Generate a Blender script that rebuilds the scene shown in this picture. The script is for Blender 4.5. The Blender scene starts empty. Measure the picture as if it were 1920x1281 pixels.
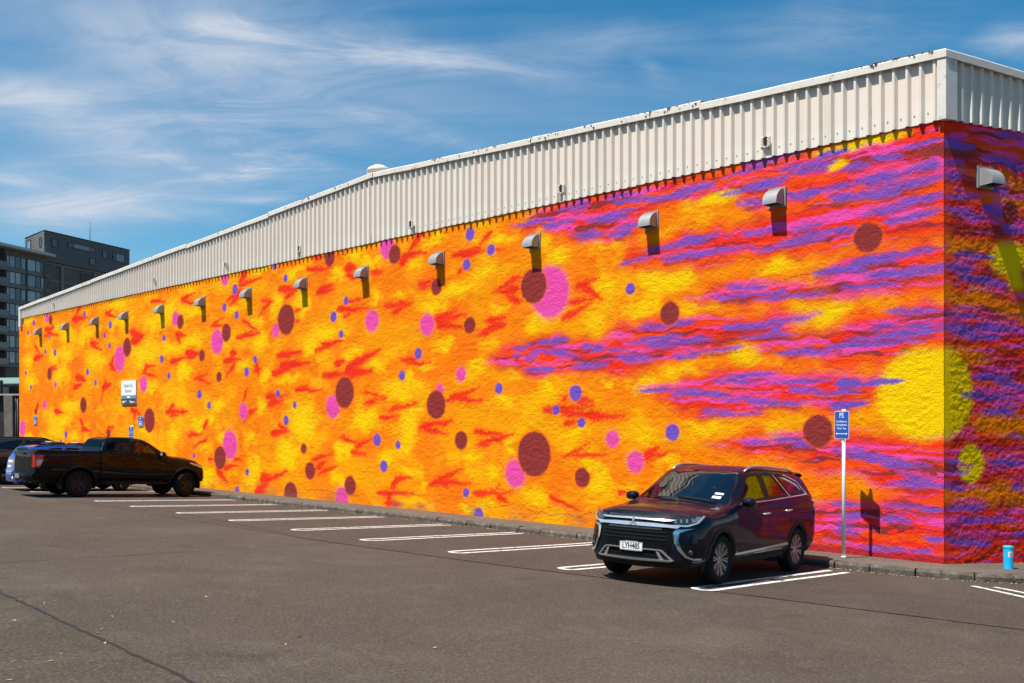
import bpy, bmesh, math, random
import numpy as np
from mathutils import Vector, Matrix

scene = bpy.context.scene
COL = scene.collection
random.seed(7)
rng = np.random.default_rng(11)

# ------------------------------------------------------------------ camera, sky, sun, exposure
cam_data = bpy.data.cameras.new('camera')
camera = bpy.data.objects.new('camera', cam_data)
COL.objects.link(camera)
camera.location = (6.1588, -16.346, 2.3261)
camera.rotation_euler = (math.radians(90), 0, math.radians(44.873))
cam_data.lens = 33.75
cam_data.sensor_width = 36
cam_data.shift_y = 0.0773
cam_data.clip_start = 0.1
cam_data.clip_end = 4000
scene.camera = camera

SUN_TRAVEL = Vector((0.092, 0.442, -0.892)).normalized()
elev = math.asin(-SUN_TRAVEL.z)
azim = math.atan2(-SUN_TRAVEL.x, -SUN_TRAVEL.y)
sun_data = bpy.data.lights.new('sun', 'SUN')
sun_data.energy = 4.6
sun_data.angle = math.radians(0.5)
sun_data.color = (1.0, 0.955, 0.88)
sun = bpy.data.objects.new('sun', sun_data)
COL.objects.link(sun)
sun.rotation_euler = SUN_TRAVEL.to_track_quat('-Z', 'Y').to_euler()
sun.location = (0, -20, 40)

scene.view_settings.view_transform = 'Standard'
scene.view_settings.look = 'None'
scene.view_settings.gamma = 1
scene.view_settings.use_curve_mapping = False
scene.view_settings.exposure = 0.66


def build_world():
    world = bpy.data.worlds.new('World')
    scene.world = world
    world.use_nodes = True
    nt = world.node_tree
    nt.nodes.clear()
    N = nt.nodes.new
    L = nt.links.new
    out = N('ShaderNodeOutputWorld')
    sky = N('ShaderNodeTexSky')
    sky.sky_type = 'NISHITA'
    sky.sun_disc = False
    sky.sun_elevation = elev
    sky.sun_rotation = azim
    sky.altitude = 50
    sky.air_density = 1.0
    sky.dust_density = 0.35
    sky.ozone_density = 2.2
    hs = N('ShaderNodeHueSaturation')
    hs.inputs['Saturation'].default_value = 1.42
    hs.inputs['Hue'].default_value = 0.487
    L(sky.outputs[0], hs.inputs['Color'])
    bg1 = N('ShaderNodeBackground')
    bg1.inputs['Strength'].default_value = 0.080
    L(hs.outputs[0], bg1.inputs['Color'])
    # cirrus: noise on a flat cloud layer overhead, drawn out along one wind direction
    tc = N('ShaderNodeTexCoord')
    sep = N('ShaderNodeSeparateXYZ')
    L(tc.outputs['Generated'], sep.inputs[0])

    def math_node(op, a, b=None, clamp=False):
        m = N('ShaderNodeMath')
        m.operation = op
        m.use_clamp = clamp
        for i, v in enumerate((a, b)):
            if v is None:
                continue
            if isinstance(v, (int, float)):
                m.inputs[i].default_value = v
            else:
                L(v, m.inputs[i])
        return m.outputs[0]
    zz = math_node('ADD', math_node('MAXIMUM', sep.outputs[2], 0.0), 0.16)
    px = math_node('DIVIDE', sep.outputs[0], zz)
    py = math_node('DIVIDE', sep.outputs[1], zz)
    comb = N('ShaderNodeCombineXYZ')
    L(px, comb.inputs[0])
    L(py, comb.inputs[1])

    def cloud_noise(rot, sc, scale, detail, rough, dist, off):
        mp = N('ShaderNodeMapping')
        mp.inputs['Rotation'].default_value = (0, 0, math.radians(rot))
        mp2 = N('ShaderNodeMapping')
        mp2.inputs['Scale'].default_value = (sc[0], sc[1], 1)
        mp2.inputs['Location'].default_value = off
        n = N('ShaderNodeTexNoise')
        n.inputs['Scale'].default_value = scale
        n.inputs['Detail'].default_value = detail
        n.inputs['Roughness'].default_value = rough
        n.inputs['Distortion'].default_value = dist
        L(comb.outputs[0], mp.inputs[0])
        L(mp.outputs[0], mp2.inputs[0])
        L(mp2.outputs[0], n.inputs[0])
        return n.outputs[0]

    def ramp(v, a, b):
        r = N('ShaderNodeMapRange')
        r.interpolation_type = 'SMOOTHSTEP'
        r.inputs[1].default_value = a
        r.inputs[2].default_value = b
        L(v, r.inputs[0])
        return r.outputs[0]
    wn = N('ShaderNodeTexNoise')
    wn.inputs['Scale'].default_value = 1.9
    wn.inputs['Detail'].default_value = 7
    L(comb.outputs[0], wn.inputs[0])
    wv = N('ShaderNodeVectorMath')
    wv.operation = 'MULTIPLY_ADD'
    wv.inputs[1].default_value = (0.42, 0.42, 0)
    L(wn.outputs['Color'], wv.inputs[0])
    sh = N('ShaderNodeVectorMath')
    sh.operation = 'ADD'
    sh.inputs[1].default_value = (-0.21, -0.21, 0)
    L(comb.outputs[0], sh.inputs[0])
    L(sh.outputs[0], wv.inputs[2])
    warped = wv.outputs[0]
    wisps = ramp(cloud_noise(CLOUD_ROT, (0.28, 1.5), 1.25, 9, 0.62, 0.6, (3.1, 7.7, 0)), 0.44, 0.80)
    veil = ramp(cloud_noise(CLOUD_ROT + 12, (0.35, 0.8), 0.5, 5, 0.55, 0.3, (1.3, 2.9, 0)), 0.42, 0.72)
    fibre = ramp(cloud_noise(CLOUD_ROT - 6, (0.22, 2.6), 2.3, 8, 0.65, 0.9, (8.3, 1.1, 0)), 0.40, 0.78)
    low = ramp(sep.outputs[2], 0.42, 0.03)
    a = math_node('MULTIPLY', wisps, math_node('ADD', math_node('MULTIPLY', veil, 0.75), 0.25))
    b = math_node('MULTIPLY', math_node('MULTIPLY', fibre, veil), 0.5)
    dens = math_node('ADD', math_node('ADD', a, b), math_node('MULTIPLY', veil, math_node('ADD', math_node('MULTIPLY', fibre, 0.40), 0.12)))
    dens = math_node('ADD', dens, math_node('MULTIPLY', math_node('MULTIPLY', low, wisps), 0.25))
    dens = math_node('MULTIPLY', dens, 0.7)
    tuft = ramp(cloud_noise(CLOUD_ROT - 4, (0.62, 1.35), 3.9, 10, 0.66, 1.2, (5.3, 4.1, 0)), 0.34, 0.68)
    tuft = math_node('ADD', math_node('MULTIPLY', tuft, 0.75), 0.25)
    soft = math_node('ADD', math_node('MULTIPLY', tuft, 0.45), 0.55)
    for cx, cy, ang, hl, hw, k, tf in [c + (tuft,) for c in CLOUD_STREAKS] + [c + (soft,) for c in CLOUD_VEILS]:
        mp = N('ShaderNodeMapping')
        mp.vector_type = 'TEXTURE'
        mp.inputs['Location'].default_value = (cx, cy, 0)
        mp.inputs['Rotation'].default_value = (0, 0, ang)
        mp.inputs['Scale'].default_value = (hl, hw, 1)
        L(warped, mp.inputs[0])
        ln = N('ShaderNodeVectorMath')
        ln.operation = 'LENGTH'
        L(mp.outputs[0], ln.inputs[0])
        s = math_node('MULTIPLY', math_node('MULTIPLY', ramp(ln.outputs['Value'], 1.0, 0.0), tf), k * 1.15)
        dens = math_node('ADD', dens, s)
    dens = math_node('MINIMUM', dens, 0.93)
    bg2 = N('ShaderNodeBackground')
    bg2.inputs['Color'].default_value = (0.74, 0.82, 0.95, 1)
    bg2.inputs['Strength'].default_value = 0.52
    mix = N('ShaderNodeMixShader')
    L(dens, mix.inputs[0])
    L(bg1.outputs[0], mix.inputs[1])
    L(bg2.outputs[0], mix.inputs[2])
    L(mix.outputs[0], out.inputs[0])


CLOUD_ROT = -41
CLOUD_VEILS = [(-1.627,0.759,0.789,0.522,0.305,0.34), (-2.258,0.923,1.089,0.461,0.577,0.36), (-1.635,1.228,1.040,0.627,0.390,0.22), (-2.095,0.772,1.287,0.262,0.299,0.30), (-2.615,1.012,1.043,0.427,0.310,0.40)]
CLOUD_STREAKS = [(-1.520,0.861,1.316,0.125,0.083,0.51), (-1.375,1.243,1.114,0.433,0.110,0.53), (-1.137,1.411,0.903,0.242,0.135,0.30), (-2.051,1.176,1.047,0.339,0.077,0.53), (-1.666,1.338,1.368,0.214,0.071,0.36), (-2.518,1.057,1.088,0.455,0.195,0.62), (-2.070,0.655,2.056,0.203,0.179,0.5), (-2.180,1.322,0.715,0.166,0.072,0.42), (-0.562,1.861,1.287,0.135,0.091,0.55), (-2.458,0.789,1.336,0.128,0.155,0.50), (-2.027,1.097,1.244,0.507,0.531,0.46), (-1.530,0.967,1.059,0.477,0.396,0.40), (-0.821,1.630,0.403,0.344,0.212,0.24), (-1.148,1.597,1.414,0.133,0.048,0.25)]   # centre on the cloud layer, heading, half length, half width, density
build_world()

# ------------------------------------------------------------------ helpers


def mat(name, color, rough=0.6, metal=0.0, coat=0.0, coat_rough=0.05, noise=0.0, nscale=8.0, bump=0.0, bscale=60.0, spec=0.5,
        dirt=None, dscale=3.0, dlo=0.5, dhi=0.75, detail=6):
    m = bpy.data.materials.new(name)
    m.use_nodes = True
    nt = m.node_tree
    b = nt.nodes['Principled BSDF']
    L = nt.links.new
    b.inputs['Roughness'].default_value = rough
    b.inputs['Metallic'].default_value = metal
    b.inputs['Coat Weight'].default_value = coat
    b.inputs['Coat Roughness'].default_value = coat_rough
    b.inputs['Coat IOR'].default_value = 1.52
    b.inputs['Specular IOR Level'].default_value = spec
    col = (*color, 1)
    b.inputs['Base Color'].default_value = col
    tc = nt.nodes.new('ShaderNodeTexCoord')
    last = None
    if noise:
        n = nt.nodes.new('ShaderNodeTexNoise')
        n.inputs['Scale'].default_value = nscale
        n.inputs['Detail'].default_value = detail
        n.inputs['Roughness'].default_value = 0.62
        L(tc.outputs['Object'], n.inputs[0])
        r = nt.nodes.new('ShaderNodeMapRange')
        r.inputs[1].default_value = 0.25
        r.inputs[2].default_value = 0.75
        r.inputs[3].default_value = 1 - noise
        r.inputs[4].default_value = 1 + noise
        L(n.outputs[0], r.inputs[0])
        mx = nt.nodes.new('ShaderNodeMix')
        mx.data_type = 'RGBA'
        mx.blend_type = 'MULTIPLY'
        mx.inputs[0].default_value = 1
        mx.inputs[6].default_value = col
        L(r.outputs[0], mx.inputs[7])
        last = mx.outputs[2]
    if dirt:
        n = nt.nodes.new('ShaderNodeTexNoise')
        n.inputs['Scale'].default_value = dscale
        n.inputs['Detail'].default_value = 8
        n.inputs['Roughness'].default_value = 0.7
        L(tc.outputs['Object'], n.inputs[0])
        r = nt.nodes.new('ShaderNodeMapRange')
        r.inputs[1].default_value = dlo
        r.inputs[2].default_value = dhi
        L(n.outputs[0], r.inputs[0])
        mx = nt.nodes.new('ShaderNodeMix')
        mx.data_type = 'RGBA'
        L(r.outputs[0], mx.inputs[0])
        if last is not None:
            L(last, mx.inputs[6])
        else:
            mx.inputs[6].default_value = col
        mx.inputs[7].default_value = (*dirt, 1)
        last = mx.outputs[2]
    if last is not None:
        L(last, b.inputs['Base Color'])
    if bump:
        n = nt.nodes.new('ShaderNodeTexNoise')
        n.inputs['Scale'].default_value = bscale
        n.inputs['Detail'].default_value = 5
        L(tc.outputs['Object'], n.inputs[0])
        bp = nt.nodes.new('ShaderNodeBump')
        bp.inputs['Strength'].default_value = 1
        bp.inputs['Distance'].default_value = bump
        L(n.outputs[0], bp.inputs['Height'])
        L(bp.outputs[0], b.inputs['Normal'])
    return m


def glass_mat(name, tint, gloss=(1, 1, 1), base=0.04, pw=3.0):
    """Window glass: see-through with a tint, plus a mirror reflection that grows at grazing angles."""
    m = bpy.data.materials.new(name)
    m.use_nodes = True
    nt = m.node_tree
    nt.nodes.clear()
    N = nt.nodes.new
    L = nt.links.new
    out = N('ShaderNodeOutputMaterial')
    tr = N('ShaderNodeBsdfTransparent')
    tr.inputs[0].default_value = (*tint, 1)
    gl = N('ShaderNodeBsdfGlossy')
    gl.inputs['Color'].default_value = (*gloss, 1)
    gl.inputs['Roughness'].default_value = 0.015
    fr = N('ShaderNodeFresnel')
    fr.inputs[0].default_value = 1.5
    ad = N('ShaderNodeMath')
    ad.operation = 'ADD'
    ad.inputs[1].default_value = base
    ad.use_clamp = True
    L(fr.outputs[0], ad.inputs[0])
    mx = N('ShaderNodeMixShader')
    L(ad.outputs[0], mx.inputs[0])
    L(tr.outputs[0], mx.inputs[1])
    L(gl.outputs[0], mx.inputs[2])
    L(mx.outputs[0], out.inputs[0])
    return m


def link(o, parent=None):
    COL.objects.link(o)
    if parent is not None:
        o.parent = parent
    return o


def empty(name, loc=(0, 0, 0), rz=0.0, label=None, cat=None, group=None, parent=None):
    o = bpy.data.objects.new(name, None)
    o.empty_display_size = 0.2
    link(o, parent)
    o.location = loc
    o.rotation_euler = (0, 0, rz)
    tag(o, label, cat, group)
    return o


def tag(o, label=None, cat=None, group=None, kind=None):
    if label:
        o['label'] = label
    if cat:
        o['category'] = cat
    if group:
        o['group'] = group
    if kind:
        o['kind'] = kind
    return o


class MB:
    """Collects faces for one mesh object."""

    def __init__(self):
        self.v, self.f, self.s = [], [], []

    def add(self, vs, fs, smooth=False):
        o = len(self.v)
        self.v.extend([tuple(p) for p in vs])
        for f in fs:
            self.f.append(tuple(i + o for i in f))
            self.s.append(smooth)
        return self

    def box(self, a, b):
        x0, y0, z0 = a
        x1, y1, z1 = b
        v = [(x0, y0, z0), (x1, y0, z0), (x1, y1, z0), (x0, y1, z0), (x0, y0, z1), (x1, y0, z1), (x1, y1, z1), (x0, y1, z1)]
        return self.add(v, [(0, 3, 2, 1), (4, 5, 6, 7), (0, 1, 5, 4), (1, 2, 6, 5), (2, 3, 7, 6), (3, 0, 4, 7)])

    def hexa(self, v):
        """eight corners: bottom ring then top ring"""
        return self.add(v, [(0, 3, 2, 1), (4, 5, 6, 7), (0, 1, 5, 4), (1, 2, 6, 5), (2, 3, 7, 6), (3, 0, 4, 7)])

    def tube(self, pts, r, n=8, caps=True):
        pts = [Vector(p) for p in pts]
        rs = r if isinstance(r, (list, tuple)) else [r] * len(pts)
        vs, fs = [], []
        up = Vector((0, 0, 1))
        for i, p in enumerate(pts):
            d = (pts[min(i + 1, len(pts) - 1)] - pts[max(i - 1, 0)]).normalized()
            a = d.cross(up)
            if a.length < 1e-3:
                a = d.cross(Vector((1, 0, 0)))
            a.normalize()
            b = d.cross(a).normalized()
            for k in range(n):
                t = 2 * math.pi * k / n
                vs.append(p + (a * math.cos(t) + b * math.sin(t)) * rs[i])
        for i in range(len(pts) - 1):
            for k in range(n):
                fs.append((i * n + k, i * n + (k + 1) % n, (i + 1) * n + (k + 1) % n, (i + 1) * n + k))
        self.add(vs, fs, True)
        if caps:
            o = len(self.v) - len(vs)
            self.f.append(tuple(o + k for k in range(n))[::-1])
            self.s.append(False)
            self.f.append(tuple(o + (len(pts) - 1) * n + k for k in range(n)))
            self.s.append(False)
        return self

    def lathe(self, prof, n=32, axis='y', centre=(0, 0, 0), closed=False):
        """prof: (radius, offset along axis)"""
        vs, fs = [], []
        for (r, h) in prof:
            for k in range(n):
                t = 2 * math.pi * k / n
                c, s = r * math.cos(t), r * math.sin(t)
                p = (c, h, s) if axis == 'y' else (c, s, h)
                vs.append((p[0] + centre[0], p[1] + centre[1], p[2] + centre[2]))
        m = len(prof)
        for i in range(m if closed else m - 1):
            j = (i + 1) % m
            for k in range(n):
                fs.append((i * n + k, i * n + (k + 1) % n, j * n + (k + 1) % n, j * n + k))
        return self.add(vs, fs, True)

    def prism(self, poly, a, b, fn=None):
        """poly (u,v) extruded from depth a to b; fn(u,v,d) -> point"""
        fn = fn or (lambda u, v, d: (u, d, v))
        n = len(poly)
        vs = [fn(u, v, a) for u, v in poly] + [fn(u, v, b) for u, v in poly]
        fs = [tuple(range(n)), tuple(range(2 * n - 1, n - 1, -1))]
        fs += [(i, i + n, (i + 1) % n + n, (i + 1) % n) for i in range(n)]
        return self.add(vs, fs)

    def grid(self, P, smooth=True, flip=False):
        """P: rows of points"""
        R, Cc = len(P), len(P[0])
        vs = [p for row in P for p in row]
        fs = []
        for i in range(R - 1):
            for j in range(Cc - 1):
                q = (i * Cc + j, i * Cc + j + 1, (i + 1) * Cc + j + 1, (i + 1) * Cc + j)
                fs.append(q[::-1] if flip else q)
        return self.add(vs, fs, smooth)

    def build(self, name, material, parent=None, loc=None, recalc=True):
        me = bpy.data.meshes.new(name)
        me.from_pydata(self.v, [], self.f)
        if recalc:
            bm = bmesh.new()
            bm.from_mesh(me)
            bmesh.ops.recalc_face_normals(bm, faces=bm.faces)
            bm.to_mesh(me)
            bm.free()
        me.polygons.foreach_set('use_smooth', self.s)
        me.materials.append(material)
        o = bpy.data.objects.new(name, me)
        link(o, parent)
        if loc is not None:
            o.location = loc
        return o


def text_mesh(s, size, material, name, parent=None, loc=(0, 0, 0), rot=(0, 0, 0), xscale=1.0, depth=0.0, bold=0.0):
    cu = bpy.data.curves.new('lettering', 'FONT')
    cu.body = s
    cu.size = size
    cu.align_x = 'CENTER'
    cu.align_y = 'CENTER'
    cu.extrude = depth
    cu.offset = bold
    cu.resolution_u = 3
    t = bpy.data.objects.new('lettering', cu)
    COL.objects.link(t)
    t.scale = (xscale, 1, 1)
    bpy.context.view_layer.update()
    dg = bpy.context.evaluated_depsgraph_get()
    me = bpy.data.meshes.new_from_object(t.evaluated_get(dg))
    bpy.data.objects.remove(t)
    me.transform(Matrix.Diagonal((xscale, 1, 1, 1)))
    me.materials.clear()
    me.materials.append(material)
    o = bpy.data.objects.new(name, me)
    link(o, parent)
    o.location = loc
    o.rotation_euler = rot
    return o


SLOPE = 0.05


def z_road(y):
    """the car park falls towards the wall"""
    if y < -22:
        return -0.13 - SLOPE * (-22 + 1.05) - 0.012 * (y + 22)
    if y > 6:
        return -0.13 - SLOPE * (6 + 1.05)
    return -0.13 - SLOPE * (y + 1.05)


# ------------------------------------------------------------------ value noise for the painted wall
def vnoise(X, Z, sx, sz, seed):
    g = np.random.default_rng(seed).random((128, 128)).astype(np.float32)
    u = X / sx + 1000.0
    v = Z / sz + 1000.0
    i = np.floor(u).astype(np.int64)
    j = np.floor(v).astype(np.int64)
    fu = (u - i).astype(np.float32)
    fv = (v - j).astype(np.float32)
    fu = fu * fu * (3 - 2 * fu)
    fv = fv * fv * (3 - 2 * fv)
    i0, i1, j0, j1 = i % 128, (i + 1) % 128, j % 128, (j + 1) % 128
    return (g[j0, i0] * (1 - fu) + g[j0, i1] * fu) * (1 - fv) + (g[j1, i0] * (1 - fu) + g[j1, i1] * fu) * fv


def fbm(X, Z, sx, sz, seed, octaves=3, gain=0.5):
    t, a, w = 0, 1.0, 0
    for k in range(octaves):
        t = t + a * vnoise(X, Z, sx / 2 ** k, sz / 2 ** k, seed + k * 17)
        w += a
        a *= gain
    return t / w


def sstep(a, b, x):
    t = np.clip((x - a) / (b - a), 0, 1)
    return t * t * (3 - 2 * t)


PAINT = {
    'orange': (0.93, 0.205, 0.002), 'amber': (0.93, 0.345, 0.001), 'yellow': (0.92, 0.575, 0.001), 'red': (0.86, 0.032, 0.010),
    'scarlet': (0.90, 0.075, 0.008), 'pink': (0.82, 0.075, 0.36), 'rose': (0.80, 0.05, 0.14), 'violet': (0.175, 0.082, 0.46),
    'maroon': (0.275, 0.036, 0.034), 'crimson': (0.42, 0.022, 0.03), 'lemon': (0.92, 0.58, 0.001), 'deep': (0.93, 0.125, 0.006)}
PAINT = {k: np.array(v, np.float32) for k, v in PAINT.items()}

# ------------------------------------------------------------------ what is painted on the wall (metres: along the wall, height, radius ...)
VIOLET_DOTS = [(-42.26,6.98,0.15),(-36.16,6.92,0.13),(-35.41,7.3,0.09),(-43.06,6.57,0.11),(-40.25,6.19,0.1),(-34.03,5.88,0.11),(-33.47,6.28,0.16),(-33.56,5.42,0.11),(-40.77,5.54,0.11),(-39.58,5.43,0.15),(-43.37,4.64,0.11),(-42.67,3.93,0.12),(-35.82,4.42,0.14),(-34.97,3.93,0.12),(-28.76,4.65,0.15),(-28.17,4,0.12),(-28.58,5.43,0.12),(-38.25,1.71,0.16),(-38.82,1.38,0.11),(-23.3,6.75,0.17),(-24.01,6.2,0.14),(-23.18,5.87,0.13),(-20.79,7.24,0.11),(-20.15,6.8,0.12),(-16.91,5.8,0.12),(-17.54,5.39,0.16),(-17.15,4.85,0.11),(-21.98,4.33,0.12),(-22.54,3.94,0.15),(-25.8,3.26,0.16),(-25.09,2.87,0.12),(-20.6,3.18,0.12),(-19.63,2.81,0.1),(-20.12,2.34,0.15),(-26.22,1.07,0.09),(-22.5,0.62,0.11),(-23.15,-0.01,0.13),(-11.61,7.01,0.16),(-10.84,6.52,0.14),(-11.73,6.26,0.14),(-13.64,4.11,0.15),(-14.33,3.55,0.13),(-10.57,3.11,0.13),(-15.43,1.79,0.17),(-14.5,1.66,0.11),(-15.13,1.06,0.16),(-11.75,0.51,0.12),(-11.29,-0.01,0.17),(-6.54,5.15,0.12),(-8.09,2.95,0.18),(-8.69,2.57,0.11),(-7.92,2.28,0.11),(-5.45,2.09,0.17)]
PINK_DOTS = [(-40.55,7.11,0.23),(-32.55,4.83,0.5),(-30.33,3.74,0.31),(-39.52,3.97,0.15),(-27.63,6.1,0.26),(-40.87,3.06,0.21),(-43.8,1.95,0.39),(-23.98,7.17,0.23),(-24.52,5.06,0.42),(-20.72,5.19,0.21),(-22.74,2.64,0.27),(-23.64,1.51,0.48),(-17.57,2.74,0.34),(-17.12,0.07,0.32),(-14.98,7.12,0.31),(-15.67,5.13,0.3),(-13.27,4.86,0.28),(-11.94,3.5,0.18),(-12.77,3.13,0.15),(-10,1.06,0.33),(-8.88,5.3,0.59),(-7.03,1.93,0.18),(-6.41,1.45,0.22)]
MAROON_DOTS = [(-40.1,6.97,0.23),(-43.8,7.15,0.15),(-31.83,5.26,0.37),(-40.25,4.48,0.28),(-27.25,5.95,0.26),(-36.28,3,0.33),(-29.82,2.34,0.46),(-33.64,1.79,0.18),(-41.99,2.76,0.15),(-23.88,5.33,0.3),(-20.11,5.5,0.47),(-25.61,4.64,0.21),(-17.73,7.13,0.24),(-24.38,3.83,0.18),(-16.99,3.14,0.45),(-19.12,1.47,0.15),(-24.31,1.05,0.39),(-18.77,0.8,0.26),(-19.86,0.04,0.37),(-14.64,6.87,0.26),(-12.89,5.81,0.21),(-11.61,4.72,0.21),(-12.91,2.74,0.37),(-11.94,1.83,0.23),(-16.71,0.45,0.27),(-9.4,5.5,0.41),(-5.52,4.54,0.24),(-9.38,1.54,0.53),(-7.9,1.05,0.22),(-2.24,2.14,0.29),(-1.3,5.54,0.26)]
YELLOW_PATCHES = [(-42.88,7.18,0.95,0.26),(-39.45,6.56,0.86,0.24),(-38.27,6.08,0.93,0.32),(-35.58,6.14,0.85,0.27),(-32.59,6.27,1.09,0.22),(-29.36,6.11,1.04,0.34),(-28.32,6.5,0.86,0.33),(-30.21,4.93,1.53,0.52),(-35.11,4.94,0.92,0.45),(-38.27,5.32,0.93,0.28),(-43,5.21,0.84,0.26),(-38.91,4.39,0.84,0.48),(-27.96,5.01,0.85,0.26),(-27.04,4.12,0.41,0.29),(-32.68,7.07,1.01,0.25),(-39.77,5.28,0.65,0.33),(-29.82,3.61,0.76,0.24),(-42.52,4.21,0.71,0.21),(-36.35,5.77,0.49,0.23),(-37.86,2.97,1.11,0.28),(-39.55,2.3,0.96,0.37),(-38.27,2.34,0.72,0.24),(-27.74,1.85,0.56,0.23),(-39.45,1.78,1.07,0.24),(-37.35,1.64,0.6,0.23),(-43.12,1.57,0.72,0.21),(-30.21,1.89,0.62,0.21),(-26.49,7.05,0.6,0.19),(-26.29,6.33,0.79,0.22),(-19.75,6.9,0.65,0.17),(-19.25,5.86,0.58,0.41),(-18.06,4.86,1.13,0.32),(-18.77,4.5,0.52,0.24),(-26.35,5.18,0.73,0.26),(-21.88,5.56,0.39,0.17),(-21.71,4.88,0.38,0.35),(-20.74,5.99,0.32,0.42),(-23.55,5.98,0.36,0.15),(-17.15,5.45,0.44,0.26),(-17.37,6.59,0.36,0.16),(-21.49,7.23,0.54,0.12),(-26.97,4.15,0.48,0.29),(-22.79,4.18,0.46,0.18),(-21.33,3.77,0.32,0.17),(-20.01,3.64,0.7,0.17),(-19.3,2.47,0.73,0.33),(-26.02,2.15,0.59,0.25),(-24.53,2.86,0.43,0.18),(-24.98,2.49,0.32,0.19),(-21.6,2.83,0.27,0.26),(-19.16,2.09,0.39,0.25),(-20.01,1.42,0.56,0.28),(-17.01,1.53,0.44,0.23),(-22.1,1.81,0.34,0.18),(-25.49,1.46,0.52,0.22),(-24.28,1.76,0.31,0.18),(-16.75,4.11,0.22,0.15),(-20.11,1.31,0.51,0.39),(-19.85,1.01,0.5,0.22),(-22.04,0.85,0.44,0.32),(-22.21,0.38,0.5,0.26),(-25.17,0.37,0.63,0.28),(-19.11,1.96,0.44,0.25),(-17.37,0.64,0.36,0.29),(-17.15,1.48,0.35,0.21),(-16.45,7.05,0.51,0.2),(-15.81,6.83,0.45,0.15),(-12.93,7.07,0.56,0.14),(-11.08,5.96,0.57,0.18),(-12.06,5.62,0.86,0.2),(-13.11,5.34,0.57,0.14),(-13.84,6.57,0.22,0.14),(-10.45,5.05,0.37,0.15),(-14.33,5.78,0.34,0.12),(-15.48,5.84,0.24,0.22),(-10.45,6.78,0.4,0.13),(-16.62,4.26,0.43,0.2),(-15.52,3.9,0.48,0.2),(-14.03,3.56,0.23,0.14),(-14.41,3.13,0.98,0.27),(-12.56,4.27,0.28,0.17),(-11.46,3.67,0.29,0.13),(-10.45,2.9,0.33,0.17),(-15.81,2.41,0.69,0.23),(-13.95,2.45,0.45,0.21),(-13.36,3.74,0.29,0.12),(-16.11,2.21,0.62,0.2),(-14.11,2.02,0.34,0.43),(-14.26,1.49,0.38,0.12),(-11.53,1.49,0.31,0.19),(-13.95,0.98,0.48,0.19),(-13.95,0.16,0.48,0.14),(-13.29,0.63,0.29,0.14),(-11.04,0.25,0.35,0.2),(-11.73,0.07,0.26,0.11),(-10.15,1.74,0.27,0.24),(-15,1.28,0.39,0.15),(-10.76,1.09,0.19,0.17),(-9.41,7.14,0.37,0.1),(-9.15,6.5,0.36,0.23),(-5.69,5.31,0.36,0.26),(-7.36,6.19,0.37,0.12),(-8.73,6.12,0.27,0.12),(-7.36,5.31,0.37,0.14),(-7.48,4.44,0.33,0.26),(-9.35,4.57,0.31,0.19),(-6.26,4.67,0.46,0.11),(-6.14,3.03,0.37,0.17),(-9.82,3.43,0.35,0.13),(-7.11,3.25,0.37,0.12),(-9.09,3.2,0.42,0.12),(-5.46,3.41,0.31,0.11),(-8.13,2.03,0.39,0.12),(-7.61,1.29,0.38,0.12),(-7.36,0.91,0.42,0.23),(-9.38,0.6,0.43,0.21),(-6.03,2.03,0.27,0.11),(-5.69,1.47,0.25,0.11),(-6.5,0.89,0.28,0.11),(-5.11,5.28,0.32,0.27),(-4.9,4.58,0.52,0.16),(-2.21,4.42,0.51,0.21),(-2.28,4.85,0.17,0.11),(-2.38,4.08,0.28,0.13),(-3.48,3.85,0.3,0.09),(-3.01,5.26,0.45,0.1),(-3.48,3.49,0.34,0.19),(-5,3.31,0.42,0.14),(-4.69,2.24,0.51,0.25),(-3.68,3.65,0.15,0.14),(-4.79,6.64,0.42,0.13),(-1.83,4.32,0.16,0.27)]
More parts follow.
